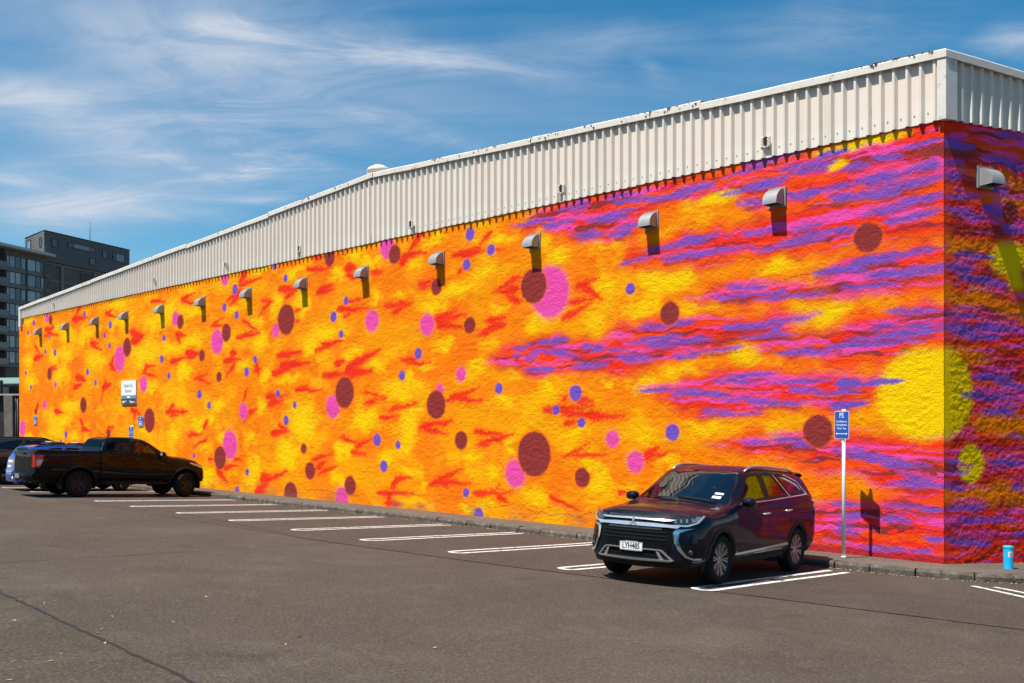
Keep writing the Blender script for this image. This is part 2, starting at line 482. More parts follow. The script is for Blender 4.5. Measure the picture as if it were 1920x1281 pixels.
FLAMES = [(-36.55,7.29,-37.45,6.77,0.16),(-37.45,6.81,-35.87,6.75,0.17),(-37.35,6.77,-36.85,6.61,0.12),(-33.91,6.77,-33.03,6.95,0.09),(-33.91,6.79,-32.85,6.52,0.13),(-40.77,6.56,-39.66,6.57,0.16),(-39.77,6.7,-40.21,6.44,0.12),(-40.55,6.43,-39.12,6.17,0.14),(-40.89,6.24,-39.99,6.31,0.08),(-35.49,5.62,-34.64,5.59,0.15),(-35.39,5.56,-34.28,5.28,0.13),(-42.1,5.89,-41.46,5.4,0.11),(-42.28,5.27,-41,5.37,0.21),(-40.21,4.72,-39.45,4.85,0.1),(-40.1,4.68,-39.23,4.68,0.08),(-31.34,5.47,-30.21,5.65,0.28),(-31.42,5.83,-30.45,5.63,0.21),(-29.67,6.88,-28.91,6.91,0.12),(-29.36,6.89,-28.39,6.75,0.1),(-27.6,5.49,-26.76,5.4,0.15),(-27.46,5.41,-27.25,5.17,0.11),(-29.98,4.43,-29.36,4.41,0.1),(-30.29,4.2,-29.21,4,0.1),(-30.06,4.44,-30.37,4.17,0.17),(-33.47,4.65,-32.85,4.33,0.22),(-33.29,4.79,-33.03,4.99,0.15),(-37.05,4.25,-35.96,4.06,0.23),(-37.35,3.79,-36.45,3.88,0.19),(-33.91,4,-34.37,3.16,0.11),(-34.18,3.71,-33.38,3.88,0.22),(-28.03,4.49,-26.76,4.63,0.13),(-39.55,2.77,-38.59,2.68,0.18),(-41.69,3.1,-42.16,2.72,0.17),(-31.42,2.76,-30.61,2.58,0.18),(-31.09,2.66,-31.25,2.23,0.14),(-36.65,2.38,-36.06,1.96,0.12),(-36.45,1.96,-35.39,1.89,0.15),(-33.73,2.01,-33.11,2.12,0.09),(-33.91,1.82,-33.03,2.01,0.07),(-28.39,2.67,-26.83,2.66,0.13),(-27.74,2.93,-28.32,2.64,0.12),(-28.03,2.5,-27.39,2.54,0.1),(-43.74,1.43,-42.88,1.19,0.17),(-27.11,6.75,-26.08,6.92,0.11),(-27.11,6.69,-26.12,6.54,0.11),(-22.61,7.27,-23.02,6.95,0.21),(-23.08,6.87,-21.54,6.96,0.1),(-22.96,6.65,-23.92,6.38,0.15),(-22.73,6.63,-23.67,6.24,0.15),(-21.54,6.23,-20.89,6.14,0.09),(-21,6.15,-21.71,5.78,0.11),(-24.98,5.6,-24.1,5.84,0.09),(-24.78,5.62,-23.92,5.59,0.09),(-22.79,5.69,-21.71,5.17,0.1),(-23.2,5.09,-22.16,5.29,0.09),(-22.73,5.15,-21.71,5.17,0.12),(-20.52,6.5,-19.5,6.38,0.17),(-20.11,6.21,-19.5,6.35,0.11),(-18.34,6.24,-17.46,6.36,0.11),(-18.34,6.16,-17.5,6.21,0.13),(-18.91,6.94,-17.6,6.8,0.11),(-18.53,7.25,-18.06,7.22,0.13),(-18.48,4.42,-17.15,4.65,0.09),(-18.15,4.6,-17.19,4.65,0.11),(-20.58,4.37,-19.2,4.47,0.14),(-17.32,5.59,-16.62,5.56,0.16),(-17.06,5.34,-16.62,5.43,0.1),(-19.6,5.73,-19.25,5.73,0.08),(-19.6,5.42,-19.3,5.42,0.08),(-21,5.1,-20.79,5.37,0.09),(-26.76,4.76,-25.82,4.74,0.19),(-23.55,4.6,-23.14,4.61,0.15),(-26.69,4.62,-25.75,4.74,0.13),(-24.04,4.38,-22.96,4.39,0.15),(-23.31,4.62,-23.55,4.36,0.15),(-23.31,4.23,-23.92,3.83,0.11),(-26.15,3.83,-25.17,3.96,0.09),(-25.88,3.8,-25.04,3.63,0.08),(-21.88,4.2,-21.76,3.76,0.15),(-22.04,3.97,-21.54,4.01,0.09),(-20.52,4.39,-19.2,4.41,0.11),(-20.89,3.84,-19.5,4.04,0.17),(-20.42,4.08,-18.81,4.08,0.19),(-19.55,3.25,-18.91,3.37,0.08),(-19.5,3.26,-18.1,3.24,0.09),(-18.06,3.68,-16.62,3.67,0.13),(-17.41,3.98,-16.97,4.07,0.16),(-16.88,3.75,-16.62,3.87,0.15),(-22.5,3.34,-22.79,2.96,0.12),(-22.38,2.57,-21.93,2.72,0.15),(-22.73,2.28,-22.38,2.54,0.09),(-21.27,3.11,-20.06,3.12,0.14),(-21.16,2.85,-20.26,2.98,0.17),(-20.52,2.2,-20.11,2.06,0.11),(-20.95,1.91,-19.96,2,0.13),(-26.62,1.82,-25.56,1.84,0.11),(-25.23,2.28,-25.62,1.93,0.13),(-25.23,1.71,-26.29,1.38,0.09),(-27.18,2.66,-26.66,2.66,0.13),(-24.53,0.65,-23.79,0.23,0.18),(-24.1,0.69,-23.08,0.82,0.12),(-23.31,1.02,-22.84,1.03,0.09),(-25.1,0.97,-24.72,0.98,0.09),(-21.93,0.01,-21.16,0.31,0.23),(-21.6,0.4,-20.63,0.53,0.17),(-20.79,0.52,-20.06,0.74,0.1),(-21.54,0.58,-21,0.6,0.09),(-21.93,0.01,-21.27,0.02,0.12),(-18.62,1.13,-17.6,1.33,0.09),(-18.43,0.89,-17.96,1.09,0.13),(-18.24,0.74,-17.28,1.02,0.09),(-20.95,1.9,-20.01,1.98,0.11),(-20.47,2.17,-20.11,2,0.08),(-17.15,1.83,-16.62,1.72,0.08),(-16.88,6.74,-16.45,6.7,0.21),(-16.79,6.53,-16.28,6.42,0.13),(-15.65,6.52,-15.16,6.45,0.09),(-13.54,7.27,-14.03,6.88,0.14),(-14.41,6.61,-13.95,6.8,0.17),(-14.18,6.8,-13.25,6.76,0.12),(-10.85,6.96,-11.24,6.69,0.1),(-12.2,6.54,-11.24,6.64,0.13),(-11.96,6.53,-11.04,6.51,0.16),(-10.67,6.5,-10.39,6.47,0.06),(-13.58,5.97,-12.72,6.02,0.08),(-13.51,5.82,-13.07,5.9,0.08),(-15.08,5.48,-14.03,5.46,0.1),(-14.72,5.28,-14.07,5.42,0.1),(-14.41,5.55,-13.95,5.43,0.1),(-16.88,5.53,-15.81,5.51,0.11),(-16.79,5.78,-16.19,5.79,0.08),(-12.93,4.98,-12.1,5.14,0.14),(-12.89,4.91,-11.76,5,0.14),(-12.89,4.81,-11.89,4.72,0.14),(-9.94,5.75,-10.76,5.45,0.11),(-9.94,5.5,-10.6,5.43,0.13),(-9.94,5.22,-10.3,5.38,0.11),(-10.98,4.79,-10.33,4.81,0.11),(-10.85,4.58,-10.33,4.68,0.11),(-12.06,6.07,-11.86,6.2,0.07),(-16.88,3.81,-15.28,4.31,0.2),(-16.88,3.7,-15.69,3.69,0.23),(-14.37,3.97,-13.66,3.99,0.08),(-14.11,3.89,-13.14,3.83,0.08),(-16.02,3.14,-15,2.96,0.06),(-16.06,2.82,-15,2.96,0.07),(-14.84,2.6,-13.66,2.79,0.07),(-15.32,2.39,-14.45,2.43,0.1),(-12.47,2.83,-11.24,3.17,0.11),(-12.16,2.88,-11.11,2.84,0.11),(-13.51,2.19,-12.27,2.31,0.09),(-11.24,4.48,-10.36,4.66,0.11),(-10.95,4.77,-10.33,4.63,0.11),(-16.88,1.77,-16.11,1.68,0.08),(-16.45,1.57,-15.61,1.84,0.09),(-16.66,1.44,-15.94,1.35,0.08),(-13.54,2.17,-12.27,2.3,0.08),(-13.29,2.08,-12.58,2.01,0.12),(-11.43,2.08,-10.42,1.97,0.11),(-11.24,1.72,-10.05,2,0.11),(-14.76,0.53,-14.33,0.79,0.15),(-14.57,0.76,-13.88,0.81,0.1),(-15.36,0.3,-13.88,0.38,0.12),(-15.04,0.03,-14.45,0.04,0.15),(-14.96,0.1,-14.72,0.39,0.15),(-13.14,0.63,-11.89,1.12,0.11),(-12.89,0.71,-11.6,0.75,0.1),(-11.43,0.51,-10.54,0.56,0.1),(-10.92,0.54,-10.54,0.76,0.05),(-10.6,0.51,-10.24,0.34,0.11),(-10.54,0.54,-10.08,0.67,0.05),(-10.11,5.73,-9.73,5.77,0.08),(-10.11,5.5,-9.88,5.49,0.06),(-8.08,5.32,-7.43,5.47,0.1),(-7.97,5.37,-7.36,5.01,0.14),(-6.43,5.59,-6.14,5.58,0.09),(-8.46,4.67,-7.61,4.94,0.1),(-8.27,5.03,-7.61,5.02,0.1),(-8.43,2.82,-8.29,2.9,0.08),(-8.03,2.81,-7.61,2.73,0.14),(-9.82,5.15,-10.11,5.22,0.13),(-9.06,2.6,-7.61,2.63,0.12),(-8.56,2.54,-7.36,2.39,0.12),(-8.43,2.25,-7.97,2.35,0.08),(-7.87,2.45,-6.74,2.41,0.12),(-8.46,1.48,-7.66,1.82,0.06),(-8.08,1.53,-7.28,1.6,0.07),(-6.14,1.53,-5.78,1.81,0.11),(-6.14,1.53,-5.6,1.64,0.09),(-8.87,0.58,-8,0.28,0.09),(-6.91,0.79,-6.59,0.75,0.06)]
VIOLET_STROKES = [(-8.51,7.16,-7.64,7.14,0.09),(-8.19,7.07,-7.71,7.06,0.07),(-8.08,7.22,-7.87,7.27,0.12),(-7.2,7.19,-6.43,7.2,0.09),(-6.96,7.06,-6.05,7.07,0.09),(-6.26,6.95,-5.2,6.98,0.11),(-6,6.96,-5.2,6.89,0.11),(-9.91,7.01,-8.67,6.95,0.09),(-9.06,6.85,-7.97,6.84,0.12),(-7.56,6.8,-6.38,6.85,0.11),(-7.56,6.75,-6.66,6.72,0.12),(-8.35,6.54,-7.48,6.54,0.07),(-7.95,6.41,-7.2,6.42,0.12),(-7.13,6.34,-6.54,6.39,0.17),(-6.86,6.5,-6.24,6.51,0.1),(-6.19,5.9,-5.2,5.98,0.11),(-6.86,5.72,-5.96,5.74,0.09),(-5.73,5.68,-5.2,5.7,0.11),(-10.11,4.06,-9.52,4.11,0.1),(-9.35,4.13,-8.24,4.19,0.12),(-8.87,4.08,-8.62,4.19,0.14),(-10.11,3.89,-9.79,3.9,0.08),(-9.52,3.93,-8.29,3.94,0.09),(-9.73,3.79,-9.24,3.83,0.1),(-8.78,3.87,-7.97,3.74,0.12),(-7.97,3.98,-7.25,3.94,0.1),(-7.69,3.86,-7.2,3.91,0.12),(-7.13,3.87,-6.64,3.87,0.08),(-6.62,3.98,-5.2,4.02,0.13),(-6.14,3.87,-5.2,3.91,0.11),(-6.35,4.31,-5.64,4.29,0.09),(-5.69,4.24,-5.2,4.35,0.11),(-6.88,3.66,-6.03,3.7,0.11),(-6.57,3.58,-5.82,3.6,0.08),(-5.48,3.64,-5.2,3.66,0.07),(-9.73,3.53,-8.67,3.55,0.1),(-9.09,3.47,-8.78,3.5,0.12),(-8.19,3.55,-7.15,3.57,0.12),(-6.31,2.95,-5.2,2.97,0.09),(-5.51,2.85,-5.2,2.85,0.09),(-5.33,7,-4.4,7.04,0.14),(-5.33,6.91,-4.9,6.95,0.09),(-4.09,7.12,-3.31,7.17,0.09),(-3.81,7.28,-3.29,7.25,0.09),(-3.64,7.28,-2.74,7.29,0.07),(-2.74,7.31,-2.42,7.33,0.07),(-4.31,6.76,-3.68,6.76,0.09),(-3.87,6.81,-3.01,6.83,0.15),(-3.62,6.85,-2.74,6.88,0.1),(-3.07,7.02,-2.04,7.03,0.11),(-2.74,6.91,-2.07,6.91,0.11),(-2.28,7.11,-1.67,7.16,0.11),(-2.83,6.5,-2.21,6.51,0.15),(-2.65,6.42,-2.28,6.44,0.1),(-2.38,6.52,-1.67,6.55,0.1),(-3.89,6.5,-3.26,6.52,0.12),(-2.04,6.29,-1.67,6.29,0.07),(-5.33,5.98,-4.29,5.98,0.11),(-3.89,5.93,-3.05,5.93,0.1),(-2.78,5.88,-2.17,5.92,0.11),(-2.38,5.74,-1.67,5.75,0.11),(-3.01,5.64,-2.28,5.73,0.12),(-5.33,5.92,-4.79,5.93,0.13),(-5.33,5.69,-4.58,5.69,0.13),(-4.96,5.68,-3.58,5.69,0.09),(-3.62,5.62,-2.85,5.6,0.08),(-3.11,5.62,-2.14,5.61,0.1),(-2.42,5.02,-1.67,5.04,0.09),(-4.13,4.9,-3.24,4.91,0.12),(-4.44,4.73,-3.48,4.77,0.1),(-3.56,4.62,-2.04,4.66,0.09),(-3.48,4.77,-2.85,4.72,0.1),(-5.33,4.32,-4.88,4.34,0.11),(-4.27,4.18,-3.01,4.16,0.14),(-3.29,4.16,-2.3,4.2,0.07),(-3.91,3.94,-2.67,3.94,0.08),(-3.22,3.97,-2.94,4.12,0.1),(-5.33,3.97,-4.54,3.96,0.11),(-5.33,3.94,-4.9,3.93,0.07),(-4.92,3.7,-3.77,3.74,0.09),(-5.33,3.61,-4.73,3.65,0.09),(-2.98,3.6,-2.35,3.63,0.1),(-2.56,3.55,-2,3.55,0.08),(-2.11,3.64,-1.67,3.66,0.08),(-4.5,3.08,-3.66,3.09,0.09),(-4.15,3.17,-3.2,3.19,0.09),(-3.18,3.01,-2.04,3.06,0.08),(-1.92,2.96,-1.67,3.06,0.14),(-5.33,2.92,-4.07,2.84,0.12),(-5.33,2.96,-4.69,2.95,0.07),(-2.81,2.88,-2.28,2.87,0.11),(-2.47,2.84,-1.67,2.83,0.07),(-4.33,2.75,-3.13,2.74,0.1),(-3.74,2.66,-2.47,2.64,0.09),(-1.99,2.61,-1.67,2.62,0.1),(-4.69,2.5,-4.07,2.52,0.11),(-4.33,2.44,-3.48,2.44,0.07),(-3.83,1.9,-3.18,1.93,0.07),(-3.18,1.98,-2.56,1.99,0.1),(-2.7,1.9,-2.38,1.84,0.1),(-1.97,7.15,-1.62,7.13,0.09),(-1.76,6.83,-1.27,6.83,0.09),(-1.27,6.91,-0.64,6.83,0.13),(-0.62,6.96,-0.03,6.99,0.08),(-1.57,6.57,-0.57,6.57,0.13),(-0.57,6.61,-0.01,6.63,0.13),(-1.97,6.53,-1.5,6.51,0.09),(-1.5,6.58,-0.94,6.55,0.11),(-1.97,6.31,-0.7,6.23,0.13),(-1.34,6.31,-0.01,6.38,0.15),(-1.27,5.93,-0.43,6.01,0.13),(-0.62,6.06,-0.01,6.05,0.11),(-1.05,5.74,-0.01,5.82,0.13),(-1.97,5.74,-1.5,5.74,0.11),(-1.5,5.17,-0.16,5.15,0.1),(-1.62,5.09,-1.27,5.1,0.09),(-1.97,5.03,-1.39,5.03,0.11),(-1.5,5.11,-0.83,5.12,0.11),(-1.36,4.87,-0.01,4.9,0.13),(-1.36,4.9,-0.01,4.79,0.11),(-1.78,4.69,-0.74,4.68,0.09),(-0.98,4.21,-0.01,4.17,0.1),(-1.3,3.96,-0.74,3.95,0.09),(-0.74,3.93,-0.01,3.93,0.08),(-1.73,3.76,-1.14,3.76,0.08),(-1.16,3.78,-0.01,3.84,0.13),(-1.97,3.67,-0.3,3.67,0.09),(-1.92,2.98,-1.39,3.01,0.13),(-1.39,2.98,-0.66,2.99,0.11),(-1.97,2.83,-1.45,2.83,0.07),(-1.97,2.61,-1.27,2.61,0.1),(-1.97,1.79,-1.34,1.78,0.11),(-1.57,1.73,-0.61,1.61,0.15),(-0.93,1.53,-0.23,1.56,0.08),(-0.69,1.36,-0.03,1.22,0.1),(-0.96,1.23,0,1.23,0.11),(-1.97,0.82,-1.49,0.85,0.1),(-1.11,0.85,0,0.86,0.08),(-1.83,0.62,-1.41,0.62,0.13),(-1.01,0.65,-0.49,0.59,0.11),(-1.83,0.45,-1.57,0.45,0.1),(-1.97,0.34,-1.44,0.33,0.1),(-1.41,0.07,-0.64,0.13,0.11),(-0.64,0.12,-0.16,0.16,0.07),(-0.26,0.33,0,0.34,0.09)]
SIDE_STROKES = [(0,6.98,0.47,7.04,0.1),(0.01,6.9,0.73,6.94,0.13),(0.88,6.85,1.9,6.7,0.13),(0,6.61,0.47,6.66,0.1),(1.21,7.25,1.9,7.25,0.13),(0.01,6.38,0.44,6.38,0.13),(1.06,6.3,1.48,6.29,0.11),(0.01,6.07,0.82,6.08,0.1),(0.88,5.92,1.42,5.88,0.21),(0.01,5.86,1,5.76,0.13),(1.33,5.64,1.9,5.62,0.19),(0.24,5.13,1.18,5.11,0.11),(0,4.89,0.67,4.9,0.17),(0.24,4.76,1.54,4.63,0.15),(0,4.13,0.88,4.1,0.1),(0,3.88,0.73,3.84,0.19),(0.58,3.92,1.9,3.89,0.13),(0.29,3.74,1.33,3.76,0.11),(0.64,3.08,1.63,3.08,0.13),(1.18,2.99,1.9,2.89,0.13),(0.38,2.75,1.79,2.71,0.13),(0.88,2.48,1.63,2.48,0.11),(1.18,2.6,1.79,2.58,0.09),(0.03,1.64,0.39,1.63,0.09),(0.09,1.47,0.58,1.46,0.08),(0,1.23,0.48,1.2,0.09),(0.98,1.61,1.9,1.58,0.12),(1.57,1.19,1.9,1.18,0.1),(0,0.87,0.95,0.84,0.11),(0.29,0.67,1.7,0.6,0.11),(0,0.36,1.09,0.23,0.14),(1.63,0.37,1.9,0.37,0.1),(0.88,2.49,1.63,2.48,0.07)]
BANDS = [[(-10.08,7),(-9.24,7.2),(-8.4,7.29),(-3.48,7.3),(0.17,7.37),(0.17,6.23),(-1.57,6.26),(-2.49,6.3),(-3.11,6.33),(-4.19,6.72),(-5.2,6.8),(-5.94,6.73),(-6.21,6.51),(-6.57,6.24),(-7.92,6.31),(-8.35,6.53),(-9.24,6.83)],
[(-6.93,5.69),(-6.43,5.95),(-5.87,6.02),(-5.33,6.11),(-4.07,6.08),(-2.81,6.2),(-1.57,6.25),(0.17,6.23),(0.17,5.43),(-1.57,5.42),(-2.28,5.4),(-3.14,5.5),(-3.83,5.5),(-4.69,5.46),(-5.33,5.6),(-6,5.63)],
[(-2.6,5.04),(-1.97,5.11),(-1.57,5.17),(0.17,5.23),(0.17,4.64),(-0.62,4.59),(-1.67,4.54),(-2.12,4.69),(-1.97,4.82),(-2.28,4.95)],
[(-5.04,4.77),(-4.56,4.92),(-4.07,5.08),(-3.26,5.01),(-2.54,4.88),(-2.02,4.68),(-2.12,4.61),(-2.92,4.61),(-3.6,4.57),(-4.19,4.6),(-4.5,4.67)],
[(-11.24,3.86),(-10.11,4.17),(-8.73,4.28),(-7.92,4.1),(-7.15,4.06),(-6.86,4.35),(-6.35,4.38),(-5.33,4.4),(-4.07,4.38),(-2.81,4.29),(-2.23,4.26),(-2.28,4.15),(-2.81,4.11),(-2.87,3.96),(-2.49,3.87),(-1.97,3.93),(-1.57,4.11),(-0.71,4.25),(0.17,4.27),(0.17,3.56),(-0.02,3.56),(-0.71,3.41),(-1.18,3.38),(-1.97,3.41),(-2.81,3.49),(-3.62,3.7),(-3.77,3.8),(-4.56,3.78),(-5.33,3.58),(-5.73,3.47),(-7.15,3.34),(-8.4,3.41),(-9.41,3.34),(-9.85,3.56),(-10.48,3.63)],
[(-6.4,2.94),(-5.73,3.04),(-5.26,3.18),(-4.47,3.24),(-3.95,3.31),(-3.39,3.27),(-2.81,3.23),(-1.97,3.18),(-1.67,3.11),(-1.18,3.04),(-0.57,2.99),(-0.8,2.94),(-1.08,2.83),(-0.99,2.73),(-1.18,2.61),(-1.67,2.56),(-2.38,2.59),(-3.26,2.58),(-3.48,2.42),(-4.44,2.4),(-4.94,2.57),(-5.6,2.68),(-5.73,2.78)],
[(-4.56,1.87),(-3.87,2.07),(-3.29,2.02),(-2.6,2.08),(-1.97,2.05),(-1.37,2.15),(-0.99,2.11),(-0.44,2.01),(0.17,2),(0.17,-0.23),(-3.72,-0.67),(-3.72,0.31),(-2.81,0.87),(-1.97,0.85),(-1.18,0.92),(-0.62,1.03),(-0.71,1.13),(-1.18,1.22),(-1.57,1.35),(-1.97,1.41),(-2.81,1.54),(-3.72,1.7)]]
SIDE_BANDS = [('o',[(-0.06,4.56),(0.87,4.51),(1.97,4.36),(1.97,4.06),(1.38,4.17),(0.74,4.26),(-0.06,4.24)]),
('o',[(-0.06,5.41),(0.37,5.39),(1.12,5.37),(0.99,5.29),(0.37,5.18),(-0.06,5.14)]),
('o',[(0.24,6.52),(1.97,6.55),(1.97,6.39),(1.12,6.41),(0.37,6.43)]),
('o',[(0.79,6.15),(1.25,6.17),(1.97,6.17),(1.97,6.02),(1.38,5.96),(0.87,6.03)]),
('y',[(0.99,5.24),(1.25,5.38),(1.97,5.36),(1.97,4.59),(1.51,4.66),(1.25,4.87),(0.97,4.99)]),
('o',[(-0.06,3.54),(0.74,3.49),(1.25,3.37),(0.74,3.29),(0.37,3.3),(-0.06,3.36)]),
('o',[(0.49,2.32),(1.12,2.45),(1.97,2.41),(1.97,2.02),(1.38,2.09),(0.74,2.15)]),
('o',[(-0.06,1.15),(0.37,1.16),(1.12,1.27),(1.97,1.16),(1.97,0.88),(0.87,0.96),(-0.06,0.99)]),
('r',[(-0.06,7.31),(0.49,7.33),(0.49,7.19),(-0.06,7.09)])]
LEAF_SPOTS = [(-4.83,-12.86),(-4.44,-12.49),(-4.28,-12.47),(-4.22,-12.64),(-3.26,-12.73),(-3.04,-12.53),(-3.3,-13.32),(-2.48,-12.86),(-2.32,-12.96),(-1.86,-13.08),(-2.4,-13.6),(-1.43,-13.67),(-1.65,-13.51),(-1.58,-13.88),(-0.93,-13.38),(-1.71,-13.67),(-1,-14.09),(-3.69,-11.23),(-1.21,-11.63),(-0.98,-11.91),(0.04,-12.08),(-7.91,-11.51),(-21.17,-6.23),(-4.91,-9.96),(-2.44,-12.21),(-4.14,-12.77),(-4.45,-12.93),(-4.42,-10.41),(-0.14,-10.96)]



class Canvas:
    """Paint colours at a grid of wall points; shapes are laid on one after another like spray paint."""

    def __init__(self, xs, zs, seed):
        self.xs, self.zs = xs, zs
        X, Z = np.meshgrid(xs, zs)
        self.X, self.Z = X.astype(np.float32), Z.astype(np.float32)
        self.wx = (fbm(self.X, self.Z, .30, .22, seed, 3) - .5)
        self.wz = (fbm(self.X, self.Z, .34, .20, seed + 5, 3) - .5)
        self.fine = vnoise(self.X, self.Z, .035, .03, seed + 9) - .5
        self.C = np.zeros(X.shape + (3,), np.float32)

    def win(self, x0, x1, z0, z1):
        i0, i1 = np.searchsorted(self.xs, (x0, x1))
        j0, j1 = np.searchsorted(self.zs, (z0, z1))
        return (slice(j0, j1), slice(i0, i1)) if i1 > i0 and j1 > j0 else None

    def over(self, w, a, colour):
        c = self.C[w]
        a = a[..., None]
        c[...] = c * (1 - a) + a * colour

    def dot(self, x, z, r, colour, soft, rx=None, warp=.018, opacity=1.0):
        rx = rx or r
        m = 1.5
        w = self.win(x - rx * m - .1, x + rx * m + .1, z - r * m - .1, z + r * m + .1)
        if not w:
            return
        dx = self.X[w] - x + self.wx[w] * warp
        dz = self.Z[w] - z + self.wz[w] * warp
        d = np.sqrt((dx / rx) ** 2 + (dz / r) ** 2)
        e = soft / r
        d = d + self.fine[w] * min(e * 1.3, .09)
        self.over(w, opacity * sstep(1 + e, 1 - e, d), colour)

    def stroke(self, x0, z0, x1, z1, wd, colour, soft=.03, taper='tip', warp=.10, opacity=1.0, grow=1.0):
        L = math.hypot(x1 - x0, z1 - z0) + 1e-6
        m = wd + soft * 3 + .15
        w = self.win(min(x0, x1) - m, max(x0, x1) + m, min(z0, z1) - m, max(z0, z1) + m)
        if not w:
            return
        ux, uz = (x1 - x0) / L, (z1 - z0) / L
        dx = self.X[w] - x0 + self.wx[w] * warp * 1.6
        dz = self.Z[w] - z0 + self.wz[w] * warp
        s = (dx * ux + dz * uz) / L
        d = np.abs(-dx * uz + dz * ux)
        sc = np.clip(s, 0, 1)
        if taper == 'tip':
            hw = wd * .5 * np.clip(1.06 - sc, 0, 1) ** .75 * np.clip((sc + .10) / .34, 0, 1) ** .5
        else:
            hw = wd * .5 * np.clip(1 - np.abs(2 * sc - 1) ** 2.6, 0, 1) ** .6
        end = np.maximum(np.maximum(-s, s - 1) * L, 0)
        dd = np.sqrt(d * d + end * end) - hw * grow + self.fine[w] * soft * 1.1
        self.over(w, opacity * sstep(soft, -soft, dd), colour)

    def mask(self, poly, warp=.35):
        P = np.array(poly, np.float32)
        m = np.zeros(self.X.shape, bool)
        w = self.win(P[:, 0].min() - .4, P[:, 0].max() + .4, P[:, 1].min() - .4, P[:, 1].max() + .4)
        if not w:
            return m.astype(np.float32)
        x = self.X[w] + self.wx[w] * warp * 1.5
        z = self.Z[w] + self.wz[w] * warp
        ins = np.zeros(x.shape, bool)
        for (xa, za), (xb, zb) in zip(P, np.roll(P, -1, 0)):
            if za == zb:
                continue
            c = (za > z) != (zb > z)
            ins ^= c & (x < (xb - xa) * (z - za) / (zb - za) + xa)
        m[w] = ins
        f = m.astype(np.float32)
        for _ in range(2):                       # the spray's soft edge
            for ax, k in ((0, 4), (1, 6)):
                cs = np.cumsum(np.pad(f, [(k + 1, k) if i == ax else (0, 0) for i in (0, 1)], mode='edge'), axis=ax)
                n = f.shape[ax]
                hi = np.take(cs, np.arange(2 * k + 1, 2 * k + 1 + n), axis=ax)
                lo = np.take(cs, np.arange(0, n), axis=ax)
                f = (hi - lo) / (2 * k + 1)
        return f

    def streaks(self, mask, seed):
        """flowing bands of red, pink and maroon inside a mask"""
        w = (slice(None), slice(None))
        n1 = fbm(self.X + self.wx, self.Z + self.wz * .14, 1.7, .13, seed, 3, .6)
        n2 = fbm(self.X + self.wx, self.Z + self.wz * .14, 1.3, .10, seed + 40, 3, .6)
        n3 = fbm(self.X, self.Z + self.wz * .14, 1.5, .11, seed + 80, 3, .6)
        c = np.empty_like(self.C)
        c[...] = PAINT['red']
        for a, col in ((sstep(.50, .60, n1), PAINT['rose']), (sstep(.59, .68, n1), PAINT['pink']), (sstep(.53, .62, n2), PAINT['crimson']),
                       (sstep(.59, .68, n2), PAINT['maroon']), (sstep(.56, .66, n3), PAINT['scarlet']), (sstep(.36, .29, n1), PAINT['pink'])):
            c = c * (1 - a[..., None]) + a[..., None] * col
        a = mask[..., None]
        self.C[w] = self.C * (1 - a) + a * c


